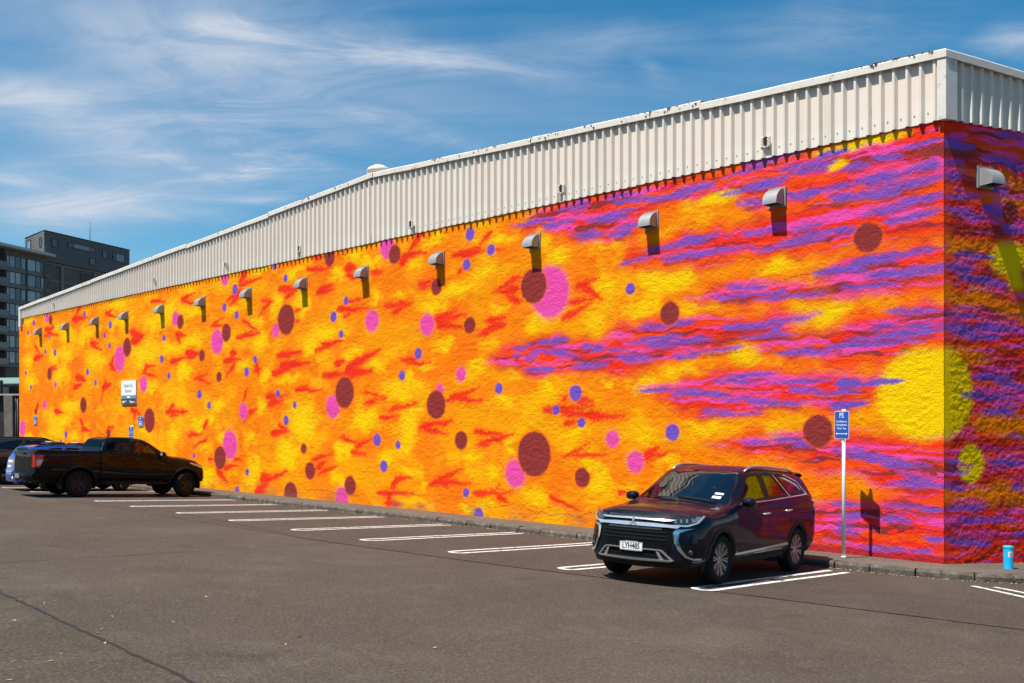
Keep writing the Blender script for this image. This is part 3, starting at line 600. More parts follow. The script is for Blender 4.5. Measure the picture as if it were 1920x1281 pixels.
def paint_front(xs, zs):
    cv = Canvas(xs, zs, 3)
    n = fbm(cv.X + cv.wx, cv.Z + cv.wz, 1.7, 1.0, 21, 4, .55)
    n2 = fbm(cv.X, cv.Z, .5, .35, 77, 3, .6)
    t = sstep(.30, .72, n * .8 + n2 * .2)[..., None]
    cv.C[...] = PAINT['orange'] * (1 - t) + PAINT['amber'] * t
    t = (sstep(.52, .36, fbm(cv.X, cv.Z, 1.2, .8, 201, 3)) * .55)[..., None]
    cv.C[...] = cv.C * (1 - t) + PAINT['deep'] * t * .55 + PAINT['orange'] * t * .45
    for x, z, rx, rz in YELLOW_PATCHES:
        m = 1.75
        w = cv.win(x - rx * m, x + rx * m, z - rz * m, z + rz * m)
        if not w:
            continue
        d = np.sqrt(((cv.X[w] - x + cv.wx[w] * .5) / rx) ** 2 + ((cv.Z[w] - z + cv.wz[w] * .5) / rz) ** 2)
        cv.over(w, sstep(1.7, .15, d + cv.wx[w] * .7) * .9, PAINT['yellow'])
    t = (sstep(.50, .80, fbm(cv.X, cv.Z, .9, .7, 91, 4, .6)) * .5)[..., None]
    cv.C[...] = cv.C * (1 - t) + PAINT['yellow'] * t
    for s in FLAMES:
        cv.stroke(*s[:4], s[4] * 1.6, PAINT['deep'], .20, grow=1.6, opacity=.62)
    for s in FLAMES:
        cv.stroke(*s, PAINT['scarlet'], .075, grow=1.8, opacity=.75)
    for s in FLAMES:
        cv.stroke(*s, PAINT['red'], .048, grow=1.55, opacity=.95)
    for x, z, rx, rz in ((-5.73, 5.42, .60, .45), (-2.17, 4.27, .60, .36), (-3.75, 3.72, .40, .30)):
        cv.dot(x, z, rz, PAINT['lemon'], .12, rx=rx, warp=.06, opacity=.9)
    for b in BANDS:
        mk = cv.mask(b)
        halo = np.clip(cv.mask(b, .8) + np.roll(mk, 9, 0) * .6 + np.roll(mk, -9, 0) * .6, 0, 1)
        cv.over((slice(None), slice(None)), halo * .7, PAINT['scarlet'])
        cv.streaks(mk, 300)
    for x, z, rx, rz in ((-1.75, 7.20, .55, .10), (-1.0, 7.24, .4, .09), (-4.31, 6.72, .45, .12), (-1.87, 6.92, .22, .10)):
        cv.dot(x, z, rz, PAINT['yellow'], .05, rx=rx, warp=.12, opacity=.9)
    k = 0
    for s in VIOLET_STROKES:
        k += 1
        if k % 2 == 0:
            cv.stroke(s[0] + .1, s[1] - .10, s[2] - .1, s[3] - .09, s[4] * .7, PAINT['maroon'], .04, 'both', opacity=.75)
        elif k % 3 == 0:
            cv.stroke(s[0] - .1, s[1] + .10, s[2] + .1, s[3] + .10, s[4] * .7, PAINT['pink'], .05, 'both', opacity=.8)
    for s in VIOLET_STROKES:
        cv.stroke(*s[:4], s[4] * 1.3, PAINT['rose'], .08, 'both', opacity=.30)
    rnd = random.Random(12)
    for s in VIOLET_STROKES:
        cv.stroke(*s, PAINT['violet'], .045, 'both', grow=.95, opacity=.82)
        # each streak is several passes of the can, running past one another
        Ls = s[2] - s[0]
        for q in range(2):
            a, b = sorted((rnd.uniform(-.25, 1.2), rnd.uniform(-.25, 1.2)))
            dz = rnd.uniform(-.6, .6) * s[4]
            cv.stroke(s[0] + Ls * a, s[1] + (s[3] - s[1]) * a + dz, s[0] + Ls * b, s[1] + (s[3] - s[1]) * b + dz, s[4] * rnd.uniform(.35, .6), PAINT['violet'], .03, 'both', opacity=.8)
    # the big yellow disc wraps round the corner
    cv.dot(-.32, 2.78, .77, PAINT['lemon'], .13, rx=.80)
    for s in [t for t in VIOLET_STROKES if -1.4 < t[2] < -.5 and 2.5 < t[3] < 3.3]:
        cv.stroke(*s, PAINT['violet'], .022, 'both', opacity=.95)
    for x, z, r in PINK_DOTS:
        cv.dot(x, z, r * 1.12, PAINT['pink'] * .5 + PAINT['amber'] * .5, .10, opacity=.5)
        cv.dot(x, z, r * .98, PAINT['pink'], .045)
    for x, z, r in MAROON_DOTS:
        cv.dot(x, z, r * 1.1, PAINT['deep'], .06, opacity=.7)
        cv.dot(x, z, r, PAINT['maroon'], .028)
    for x, z, r in VIOLET_DOTS:
        cv.dot(x, z, r * 1.12, PAINT['pink'] * .45 + PAINT['amber'] * .55, .035, opacity=.75)
        cv.dot(x, z, r, PAINT['violet'], .018)
    # cracks and joints in the plaster, and splashes from the ground
    cn = vnoise(cv.X, cv.Z * 0, 1.1, 1, 700)
    cj = (vnoise(cv.X, cv.Z * 0, .16, 1, 710) - .5) * .10 + (vnoise(cv.X, cv.Z * 0, .9, 1, 711) - .5) * .22
    for z0, th, wdt in ((.26, .46, .010), (2.62, .72, .006), (5.05, .72, .006), (6.95, .76, .006)):
        ln = np.abs(cv.Z - z0 - cj)
        a = sstep(wdt, wdt * .3, ln) * sstep(th, th + .05, cn if z0 < 1 else vnoise(cv.X, cv.Z * 0, 1.4, 1, 720 + int(z0))) * .8
        cv.over((slice(None), slice(None)), a, np.array((.10, .05, .03), np.float32))
    gr = sstep(.45, .0, cv.Z + .05 + cv.wz * .3) * sstep(.35, .8, fbm(cv.X, cv.Z, .5, .25, 730, 4, .6)) * .5
    cv.over((slice(None), slice(None)), gr, np.array((.22, .13, .08), np.float32))
    # bottom line of darker red near the corner and grime above the ground
    w = cv.win(-3.2, .2, -.5, .14)
    cv.over(w, sstep(.10, .03, cv.Z[w] + cv.wz[w] * .1) * .9, PAINT['crimson'])
    return cv


def paint_side(xs, zs):
    cv = Canvas(xs, zs, 31)
    cv.streaks(np.ones(cv.X.shape, np.float32), 300)
    t = (sstep(.56, .68, fbm(cv.X, cv.Z, 1.4, .14, 512, 3)) * .7)[..., None]
    cv.C[...] = cv.C * (1 - t) + PAINT['crimson'] * t
    for k, b in SIDE_BANDS:
        mk = cv.mask(b)[..., None]
        cv.C[...] = cv.C * (1 - mk) + mk * PAINT[{'o': 'orange', 'y': 'lemon', 'r': 'red'}[k]]
    cv.dot(-.08, 2.78, .77, PAINT['lemon'], .09, rx=.74)
    cv.dot(.62, 1.60, .32, PAINT['lemon'], .05, rx=.30)
    for s in SIDE_STROKES:
        cv.stroke(*s, PAINT['violet'], .04, 'both', opacity=.85)
    for s in SIDE_STROKES[::2]:
        cv.stroke(s[0] + .2, s[1] + .12, s[2] + .1, s[3] + .11, s[4] * .7, PAINT['pink'], .04, 'both', opacity=.8)
    cv.dot(1.57, 5.91, .21, PAINT['maroon'], .03, rx=.19)
    far = (cv.X > 2.0)
    vi = (sstep(.54, .60, fbm(cv.X + cv.wx, cv.Z, 1.3, .13, 640, 3)) * far)[..., None]
    cv.C[...] = cv.C * (1 - vi) + vi * PAINT['violet']
    return cv


def wall_mesh(name, cv, place, relief, material, parent):
    """place(x, z, depth arrays) -> world coordinates; relief is the rough-cast plaster's real depth"""
    X, Z = cv.X, cv.Z
    lump = (fbm(X, Z, .55, .40, 801, 2, .5) - .5) * 1.0 + (fbm(X, Z, .10, .07, 905, 3, .75) - .5) * 1.25
    d = lump * relief
    V = place(X, Z, d).reshape(-1, 3).astype(np.float32)
    R, Cn = X.shape
    idx = np.arange(R * Cn, dtype=np.int32).reshape(R, Cn)
    F = np.stack([idx[:-1, :-1], idx[:-1, 1:], idx[1:, 1:], idx[1:, :-1]], -1).reshape(-1, 4)
    me = bpy.data.meshes.new(name)
    me.vertices.add(len(V))
    me.vertices.foreach_set('co', V.ravel())
    me.loops.add(F.size)
    me.loops.foreach_set('vertex_index', F.ravel())
    me.polygons.add(len(F))
    me.polygons.foreach_set('loop_start', np.arange(0, F.size, 4, dtype=np.int32))
    me.polygons.foreach_set('use_smooth', np.ones(len(F), bool))
    me.update(calc_edges=True)
    at = me.color_attributes.new('paint', 'FLOAT_COLOR', 'POINT')
    rgba = np.ones((len(V), 4), np.float32)
    rgba[:, :3] = cv.C.reshape(-1, 3)
    at.data.foreach_set('color', rgba.ravel())
    me.materials.append(material)
    o = bpy.data.objects.new(name, me)
    return link(o, parent)


def mural_material(name, fine):
    m = bpy.data.materials.new(name)
    m.use_nodes = True
    nt = m.node_tree
    b = nt.nodes['Principled BSDF']
    N, L = nt.nodes.new, nt.links.new
    b.inputs['Roughness'].default_value = .85
    b.inputs['Specular IOR Level'].default_value = .07
    at = N('ShaderNodeAttribute')
    at.attribute_name = 'paint'
    tc = N('ShaderNodeTexCoord')
    # dark specks coloured in for the shade in the rough-cast's little pits
    n = N('ShaderNodeTexNoise')
    n.inputs['Scale'].default_value = 24
    n.inputs['Detail'].default_value = 7
    n.inputs['Roughness'].default_value = .72
    L(tc.outputs['Object'], n.inputs[0])
    r = N('ShaderNodeMapRange')
    r.inputs[1].default_value = .60
    r.inputs[2].default_value = .68
    r.inputs[3].default_value = 0
    r.inputs[4].default_value = .75
    L(n.outputs[0], r.inputs[0])
    mx = N('ShaderNodeMix')
    mx.data_type = 'RGBA'
    L(r.outputs[0], mx.inputs[0])
    L(at.outputs['Color'], mx.inputs[6])
    mx.inputs[7].default_value = (.10, .05, .03, 1)
    L(mx.outputs[2], b.inputs['Base Color'])
    n2 = N('ShaderNodeTexNoise')
    n2.inputs['Scale'].default_value = 34
    n2.inputs['Detail'].default_value = 6
    n2.inputs['Roughness'].default_value = .68
    L(tc.outputs['Object'], n2.inputs[0])
    bp = N('ShaderNodeBump')
    bp.inputs['Strength'].default_value = .9
    bp.inputs['Distance'].default_value = fine
    L(n2.outputs[0], bp.inputs['Height'])
    L(bp.outputs[0], b.inputs['Normal'])
    return m


# ------------------------------------------------------------------ ground, kerb, pavement, markings
SIDE_DIR = Vector((0.3619, 0.9322, 0)).normalized()
SIDE_OUT = Vector((SIDE_DIR.y, -SIDE_DIR.x, 0))


def asphalt(name, col, speck, dirt):
    m = bpy.data.materials.new(name)
    m.use_nodes = True
    nt = m.node_tree
    b = nt.nodes['Principled BSDF']
    N, L = nt.nodes.new, nt.links.new
    b.inputs['Roughness'].default_value = .86
    b.inputs['Specular IOR Level'].default_value = .15
    tc = N('ShaderNodeTexCoord')

    def noise(scale, detail, rough=.6):
        n = N('ShaderNodeTexNoise')
        n.inputs['Scale'].default_value = scale
        n.inputs['Detail'].default_value = detail
        n.inputs['Roughness'].default_value = rough
        L(tc.outputs['Object'], n.inputs[0])
        return n.outputs[0]

    def rng_(v, a, b_, c, d):
        r = N('ShaderNodeMapRange')
        for i, q in enumerate((a, b_, c, d)):
            r.inputs[i + 1].default_value = q
        L(v, r.inputs[0])
        return r.outputs[0]

    def mixc(f, c0, c1):
        mx = N('ShaderNodeMix')
        mx.data_type = 'RGBA'
        L(f, mx.inputs[0])
        for i, c in ((6, c0), (7, c1)):
            if isinstance(c, tuple):
                mx.inputs[i].default_value = (*c, 1)
            else:
                L(c, mx.inputs[i])
        return mx.outputs[2]
    big = noise(.35, 6, .65)
    c = mixc(rng_(big, .35, .65, 0, 1), tuple(v * .88 for v in col), tuple(v * 1.12 for v in col))
    c = mixc(rng_(noise(1.7, 7, .7), .52, .72, 0, .55), c, dirt)
    c = mixc(rng_(noise(.8, 8, .7), .58, .74, 0, .35), c, tuple(v * .66 for v in col))
    c = mixc(rng_(noise(1.15, 3, .5), .66, .72, 0, .45), c, tuple(v * .5 for v in col))
    c = mixc(rng_(noise(.22, 7, .7), .50, .66, 0, .5), c, dirt)
    st = noise(95, 3, .6)
    gr = noise(34, 5, .75)
    c = mixc(rng_(gr, .52, .66, 0, .55), c, speck)
    c = mixc(rng_(gr, .48, .34, 0, .75), c, tuple(v * .6 for v in col))
    c = mixc(rng_(st, .60, .70, 0, .8), c, speck)
    c = mixc(rng_(st, .42, .33, 0, .7), c, tuple(v * .45 for v in col))
    L(c, b.inputs['Base Color'])
    bp = N('ShaderNodeBump')
    bp.inputs['Strength'].default_value = .8
    bp.inputs['Distance'].default_value = .006
    L(noise(110, 4, .6), bp.inputs['Height'])
    L(bp.outputs[0], b.inputs['Normal'])
    return m


M = {}
M['asphalt'] = asphalt('asphalt_lot', (.071, .053, .0395), (.19, .165, .14), (.115, .092, .07))
M['asphalt_bay'] = asphalt('asphalt_bays', (.064, .0475, .0375), (.18, .155, .135), (.10, .077, .06))
M['asphalt_near'] = asphalt('asphalt_near', (.064, .049, .036), (.18, .16, .13), (.11, .09, .066))
M['footpath'] = asphalt('footpath_asphalt', (.115, .092, .073), (.24, .21, .18), (.19, .15, .10))
M['seam'] = mat('tar_seam', (.016, .014, .013), .6, noise=.3, nscale=20)
M['marking'] = mat('road_paint', (.74, .73, .70), .6, noise=.10, nscale=14, dirt=(.16, .145, .13), dscale=13, dlo=.47, dhi=.68, bump=.002, bscale=90)
M['stone'] = mat('kerb_stone', (.085, .070, .055), .9, noise=.5, nscale=9, bump=.012, bscale=22, dirt=(.20, .175, .14), dscale=6, dlo=.5, dhi=.7)
M['litter'] = mat('dry_litter', (.42, .30, .14), .8, noise=.4, nscale=30)
M['leaf'] = mat('dry_leaf', (.52, .37, .14), .7, noise=.35, nscale=25)
M['leaf_brown'] = mat('brown_leaf', (.30, .13, .05), .7, noise=.35, nscale=25)


def sheet(name, pts_rows, material, dz=0.0, kind='structure', parent=None):
    mb = MB()
    mb.grid([[(x, y, z_road(y) + dz) for x, y in row] for row in pts_rows], False)
    o = mb.build(name, material, parent, recalc=False)
    for p in o.data.polygons:
        pass
    if kind:
        o['kind'] = kind
    return o


def kerb_line():
    """front edge of the kerb, left to right, round the corner of the building"""
    pts = [(-60.0, -1.40), (-1.0, -1.40), (-.35, -1.34), (.35, -1.18), (.95, -.90), (1.45, -.50), (1.9, .15), (2.3, 1.0)]
    e = Vector((2.3, 1.0, 0)) + SIDE_DIR * 12
    return pts + [(e.x, e.y)]


def resample(pts, step):
    out = [Vector((*pts[0], 0))]
    acc = []
    P = [Vector((*p, 0)) for p in pts]
    for a, b in zip(P, P[1:]):
        L = (b - a).length
        n = max(1, int(round(L / step)))
        for k in range(1, n + 1):
            out.append(a.lerp(b, k / n))
    return out


def build_ground():
    ys = [-1500, -300, -80, -40, -22, -12, -6, -1.0, 3, 6, 14, 60, 300, 1500]
    xs = [-1500, -300, -90, -45, -20, -5, 5, 20, 60, 300, 1500]
    g = sheet('ground', [[(x, y) for x in xs] for y in ys], M['asphalt'])
    # the parking bays were resurfaced: a sheet of newer asphalt with a straight edge
    sheet('parking_bay_surface', [[(-60, -5.9), (-9.2, -6.45), (-8.15, -6.42), (-4.0, -6.1), (-.3, -5.55), (3, -5.15), (12, -4.6)],
                                  [(-60, -.9), (-9.2, -.9), (-8.15, -.9), (-4.0, -.9), (-.3, -.9), (1.2, .2), (12, 14)]], M['asphalt_bay'], .004)
    sheet('near_asphalt', [[(-20, -21), (-8, -21), (-.3, -21), (8, -21)],
                           [(-20, -12.2), (-8, -12.75), (-.33, -13.12), (8, -13.5)]], M['asphalt_near'], .004)
    mb = MB()

    def seam(pts, w):
        P = []
        for (xa, ya), (xb, yb) in zip(pts, pts[1:]):
            n = max(2, int(math.hypot(xb - xa, yb - ya) / .12))
            for k in range(n):
                P.append((xa + (xb - xa) * k / n, ya + (yb - ya) * k / n))
        P.append(pts[-1])
        rows = [[], []]
        for i, (x, y) in enumerate(P):
            a = P[max(i - 1, 0)]
            b = P[min(i + 1, len(P) - 1)]
            d = Vector((b[0] - a[0], b[1] - a[1])).normalized()
            j = random.uniform(-.012, .012)
            ww = w * random.uniform(.55, 1.2)
            for s, row in ((1, rows[0]), (-1, rows[1])):
                xx, yy = x - d.y * (ww * s + j), y + d.x * (ww * s + j)
                row.append((xx, yy, z_road(yy) + .0075))
        mb.grid(rows, False)
    seam([(-20, -5.2), (-12, -6.0), (-9.2, -6.43), (-8.15, -6.41), (-4.0, -6.1), (-.3, -5.53), (3, -5.14), (12, -4.6)], .011)
    seam([(-20, -12.15), (-8, -12.75), (-.33, -13.12), (8, -13.5)], .020)
    seam([(-7.6, -12.5), (-7.75, -12.08), (-8.0, -8.5), (-8.15, -6.5)], .009)
    o = mb.build('asphalt_seam', M['seam'], g)
    tag(o, kind='structure')
    return g


GROUND = build_ground()


def build_markings():
    def hairpin(x, ytip, yend, half=.145, w=.05, open_y=None):
        """two painted lines joined by a round end away from the wall"""
        path = []
        for k in range(15):
            y = yend + (ytip + half - yend) * k / 14
            path.append((x - half + .012 * math.sin(y * 1.7 + x), y))
        for k in range(1, 12):
            a = math.pi + math.pi * k / 12
            path.append((x + half * math.cos(a), ytip + half + half * math.sin(a)))
        for k in range(15):
            y = ytip + half + (yend - ytip - half) * k / 14
            path.append((x + half + .012 * math.sin(y * 1.3 + x * 2), y))
        return strip(path, w)

    def strip(path, w):
        mb = MB()
        rows = [[], []]
        for i, p in enumerate(path):
            a, b = path[max(i - 1, 0)], path[min(i + 1, len(path) - 1)]
            d = Vector((b[0] - a[0], b[1] - a[1])).normalized()
            for s, row in ((1, rows[0]), (-1, rows[1])):
                xx, yy = p[0] - d.y * w * s, p[1] + d.x * w * s
                row.append((xx, yy, z_road(yy) + .0085))
        return mb.grid(rows, False)
    for i, (x, yt, ye) in enumerate([(-.99, -5.68, -1.75), (-3.43, -5.62, -1.75), (-5.97, -5.58, -1.62), (-8.37, -5.66, -1.55), (-10.72, -5.66, -1.55),
                                     (-13.32, -5.63, -1.5), (-15.78, -5.67, -1.5), (-18.3, -5.7, -1.5), (-20.65, -5.68, -1.5), (-23.0, -5.69, -1.5),
                                     (-25.6, -5.7, -1.5), (-28.2, -5.7, -1.5), (-30.7, -5.7, -1.5)]):
        o = hairpin(x, yt, ye).build('parking_line', M['marking'], GROUND)
        tag(o, kind='structure')
    for path in ([(1.02, -1.62), (1.5, -1.95), (2.6, -2.75)], [(1.27, -1.44), (1.75, -1.74), (2.9, -2.5)]):
        tag(strip(path, .05).build('parking_line', M['marking'], GROUND), kind='structure')


build_markings()


def build_kerb():
    line = kerb_line()
    # pavement surface between the kerb and the walls
    P = resample(line, .8)
    rows = [[], []]
    for p in P:
        if p.x < -.6:
            q = Vector((p.x, .25, 0))
        else:
            t = max(0, (p - Vector((0, 0, 0))).dot(SIDE_DIR))
            q = SIDE_DIR * t - SIDE_OUT * .1
            if p.x < .2:
                q = Vector((min(p.x, 0), .2, 0))
        i = Vector((p.x, p.y, 0)) + (q - p).normalized() * .14
        rows[0].append((i.x, i.y, z_road(i.y) + .128))
        rows[1].append((q.x, q.y, z_road(q.y) + .128))
    tag(MB().grid(rows, False).build('pavement', M['footpath'], recalc=False), kind='structure')
    root = empty('kerb')
    root['kind'] = 'structure'
    # the stones, each a block with worn edges
    segs = []
    P = [Vector((*p, 0)) for p in line]
    dense = resample(line, .05)
    cum = [0]
    for a, b in zip(dense, dense[1:]):
        cum.append(cum[-1] + (b - a).length)
    cum = np.array(cum)
    D = np.array([(p.x, p.y) for p in dense])

    def at(s):
        return np.array([np.interp(s, cum, D[:, 0]), np.interp(s, cum, D[:, 1])])
    s = 14.0
    rnd = random.Random(5)
    while s < cum[-1] - 2 and len(segs) < 90:
        Ls = rnd.uniform(.55, 1.05) if D[np.searchsorted(cum, s), 0] > -12 else rnd.uniform(.8, 1.3)
        segs.append((s, s + Ls))
        s += Ls
    for a, b in segs:
        n = 4
        gap = rnd.uniform(.006, .016)
        vs, fs = [], []
        dzz, off = rnd.uniform(-.008, .008), rnd.uniform(-.012, .012)
        for k in range(n + 1):
            t = a + gap + (b - a - 2 * gap) * k / n
            p = at(t)
            d = at(t + .05) - at(t - .05)
            d /= np.linalg.norm(d)
            inn = np.array([-d[1], d[0]])
            e = .018 if k in (0, n) else 0
            j = rnd.uniform(-.006, .006)
            for o_, h in ((off + .004 + e + j, -.10), (off + .004 + e * .5 + j, .085), (off + .03 + e * .3, .128 - e * .5), (off + .15, .134 - e * .4), (off + .15, -.10)):
                q = p + inn * o_
                vs.append((q[0], q[1], z_road(q[1]) + h + dzz * (h > 0)))
        for k in range(n):
            for r in range(4):
                fs.append((k * 5 + r, k * 5 + r + 1, (k + 1) * 5 + r + 1, (k + 1) * 5 + r))
        fs += [(0, 1, 2, 3, 4), tuple(n * 5 + i for i in (4, 3, 2, 1, 0))]
        MB().add(vs, fs).build('kerbstone', M['stone'], root)
    # dry leaves and grit swept against the kerb and the wall foot
    mb = MB()
    for k in range(1900):
        if k % 3:
            x = -44 + 46 * rnd.random() ** .6
            y = -1.42 - abs(rnd.gauss(0, .05)) if x < -1 else None
            if y is None:
                q = at(np.interp(x, D[:, 0], cum))
                y = q[1] - .03 - abs(rnd.gauss(0, .05))
            z = z_road(y) + .010
            sz = rnd.uniform(.008, .03)
        else:
            x = -30 + 31.5 * rnd.random() ** .7
            y = rnd.uniform(-.25, -.06) if rnd.random() < .6 else rnd.uniform(-1.2, -.1)
            if x > 0:
                c = SIDE_DIR * (x * 1.4) + SIDE_OUT * rnd.uniform(.08, .3)
                x, y = c.x, c.y
            z = z_road(y) + .134
            sz = rnd.uniform(.008, .022)
        a = rnd.uniform(0, 6.3)
        c, s_ = math.cos(a) * sz, math.sin(a) * sz
        mb.add([(x - c, y - s_, z), (x + s_ * .5, y - c * .5, z + sz * .4), (x + c, y + s_, z), (x - s_ * .5, y + c * .5, z + sz * .2)], [(0, 1, 2, 3)])
    tag(mb.build('leaf_litter', M['litter'], recalc=False), 'dry leaf litter gathered along the kerb and wall foot', 'litter', kind='stuff')


build_kerb()


def build_leaves():
    rnd = random.Random(3)
    for i, (x, y) in enumerate(LEAF_SPOTS):
        sz = rnd.choice((.010, .012, .014, .016, .020, .026))
        mb = MB()
        rows = []
        for k in range(5):
            t = k / 4
            wdt = .42 * math.sin(math.pi * min(.97, t * .94 + .05)) ** .8
            lift = .25 * (t - .5) ** 2
            rows.append([(2 * (t - .5) * sz, -wdt * sz, (lift + .18 * wdt) * sz + .004), (2 * (t - .5) * sz, 0, lift * sz + .003), (2 * (t - .5) * sz, wdt * sz, (lift + .15 * wdt) * sz + .004)])
        mb.grid(rows)
        brown = i == 15
        o = mb.build('fallen_leaf', M['leaf_brown'] if brown else M['leaf'])
        o.location = (x, y, z_road(y) + .006)
        o.rotation_euler = (rnd.uniform(-.25, .25), rnd.uniform(-.25, .25), rnd.uniform(0, 6.28))
        tag(o, 'single brown curled leaf lying on the near asphalt' if brown else 'small pale yellow leaf lying on the asphalt', 'leaf', 'leaves scattered on the asphalt')


build_leaves()

# ------------------------------------------------------------------ the painted building
M['clad'] = None


def cladding_material():
    m = bpy.data.materials.new('weathered_white_cladding')
    m.use_nodes = True
    nt = m.node_tree
    b = nt.nodes['Principled BSDF']
    N, L = nt.nodes.new, nt.links.new
    b.inputs['Roughness'].default_value = .62
    tc = N('ShaderNodeTexCoord')

    def noise(scale, vec=(1, 1, 1), detail=6, rough=.6):
        mp = N('ShaderNodeMapping')
        mp.inputs['Scale'].default_value = vec
        L(tc.outputs['Object'], mp.inputs[0])
        n = N('ShaderNodeTexNoise')
        n.inputs['Scale'].default_value = scale
        n.inputs['Detail'].default_value = detail
        n.inputs['Roughness'].default_value = rough
        L(mp.outputs[0], n.inputs[0])
        return n.outputs[0]

    def rr(v, a, b_, c=0., d=1.):
        r = N('ShaderNodeMapRange')
        for i, q in enumerate((a, b_, c, d)):
            r.inputs[i + 1].default_value = q
        L(v, r.inputs[0])
        return r.outputs[0]

    def mixc(f, c0, c1):
        mx = N('ShaderNodeMix')
        mx.data_type = 'RGBA'
        L(f, mx.inputs[0])
        for i, c in ((6, c0), (7, c1)):
            if isinstance(c, tuple):
                mx.inputs[i].default_value = (*c, 1)
            else:
                L(c, mx.inputs[i])
        return mx.outputs[2]
    sep = N('ShaderNodeSeparateXYZ')
    L(tc.outputs['Object'], sep.inputs[0])
    wob = N('ShaderNodeMath')
    wob.operation = 'MULTIPLY_ADD'
    wob.inputs[1].default_value = .55
    L(noise(.55, (1, 1, .3), 4), wob.inputs[0])
    L(sep.outputs[2], wob.inputs[2])
    # old pink-beige paint showing above a patch-painted lower strip
    c = mixc(rr(wob.outputs[0], 7.87, 7.97), (.69, .645, .56), (.68, .605, .515))
    c = mixc(rr(noise(.8, (1, 1, .35), 5), .42, .66, 0, .7), c, (.70, .58, .48))
    c = mixc(rr(noise(2.2, (1, 1, .1), 7, .7), .56, .78, 0, .5), c, (.50, .47, .40))
    c = mixc(rr(noise(9, (1.4, 1.4, .12), 5, .7), .66, .74, 0, .75), c, (.22, .17, .11))
    c = mixc(rr(noise(1.3, (1, 1, .05), 6, .7), .60, .74, 0, .45), c, (.36, .30, .22))
    L(c, b.inputs['Base Color'])
    return m


M['clad'] = cladding_material()
M['cap'] = mat('capping_white', (.66, .61, .53), .65, noise=.10, nscale=5, dirt=(.30, .25, .18), dscale=5.5, dlo=.58, dhi=.70)
M['cap_clean'] = mat('flashing_white', (.66, .615, .54), .65, noise=.08, nscale=5, dirt=(.34, .31, .26), dscale=4, dlo=.58, dhi=.72)
M['mural'] = mural_material('mural_paint', .035)
M['galv'] = mat('galvanised_steel', (.30, .30, .29), .5, metal=.2, noise=.14, nscale=12)
M['dark_void'] = mat('dark_void', (.012, .011, .010), .9)
M['roofing'] = mat('roof_sheet', (.40, .39, .36), .6, noise=.15)
M['screw'] = mat('rusty_screw', (.16, .08, .04), .7)

TOP_KEYS = [(-44.2, 7.86), (-26.6, 8.70), (-15.5, 9.25), (0.15, 8.46)]


def z_top(x):
    return float(np.interp(x, [k[0] for k in TOP_KEYS], [k[1] for k in TOP_KEYS]))


def z_top_side(t):
    return 8.46 - .062 * t


CLAD_BOTTOM = 7.318
PITCH = .2291


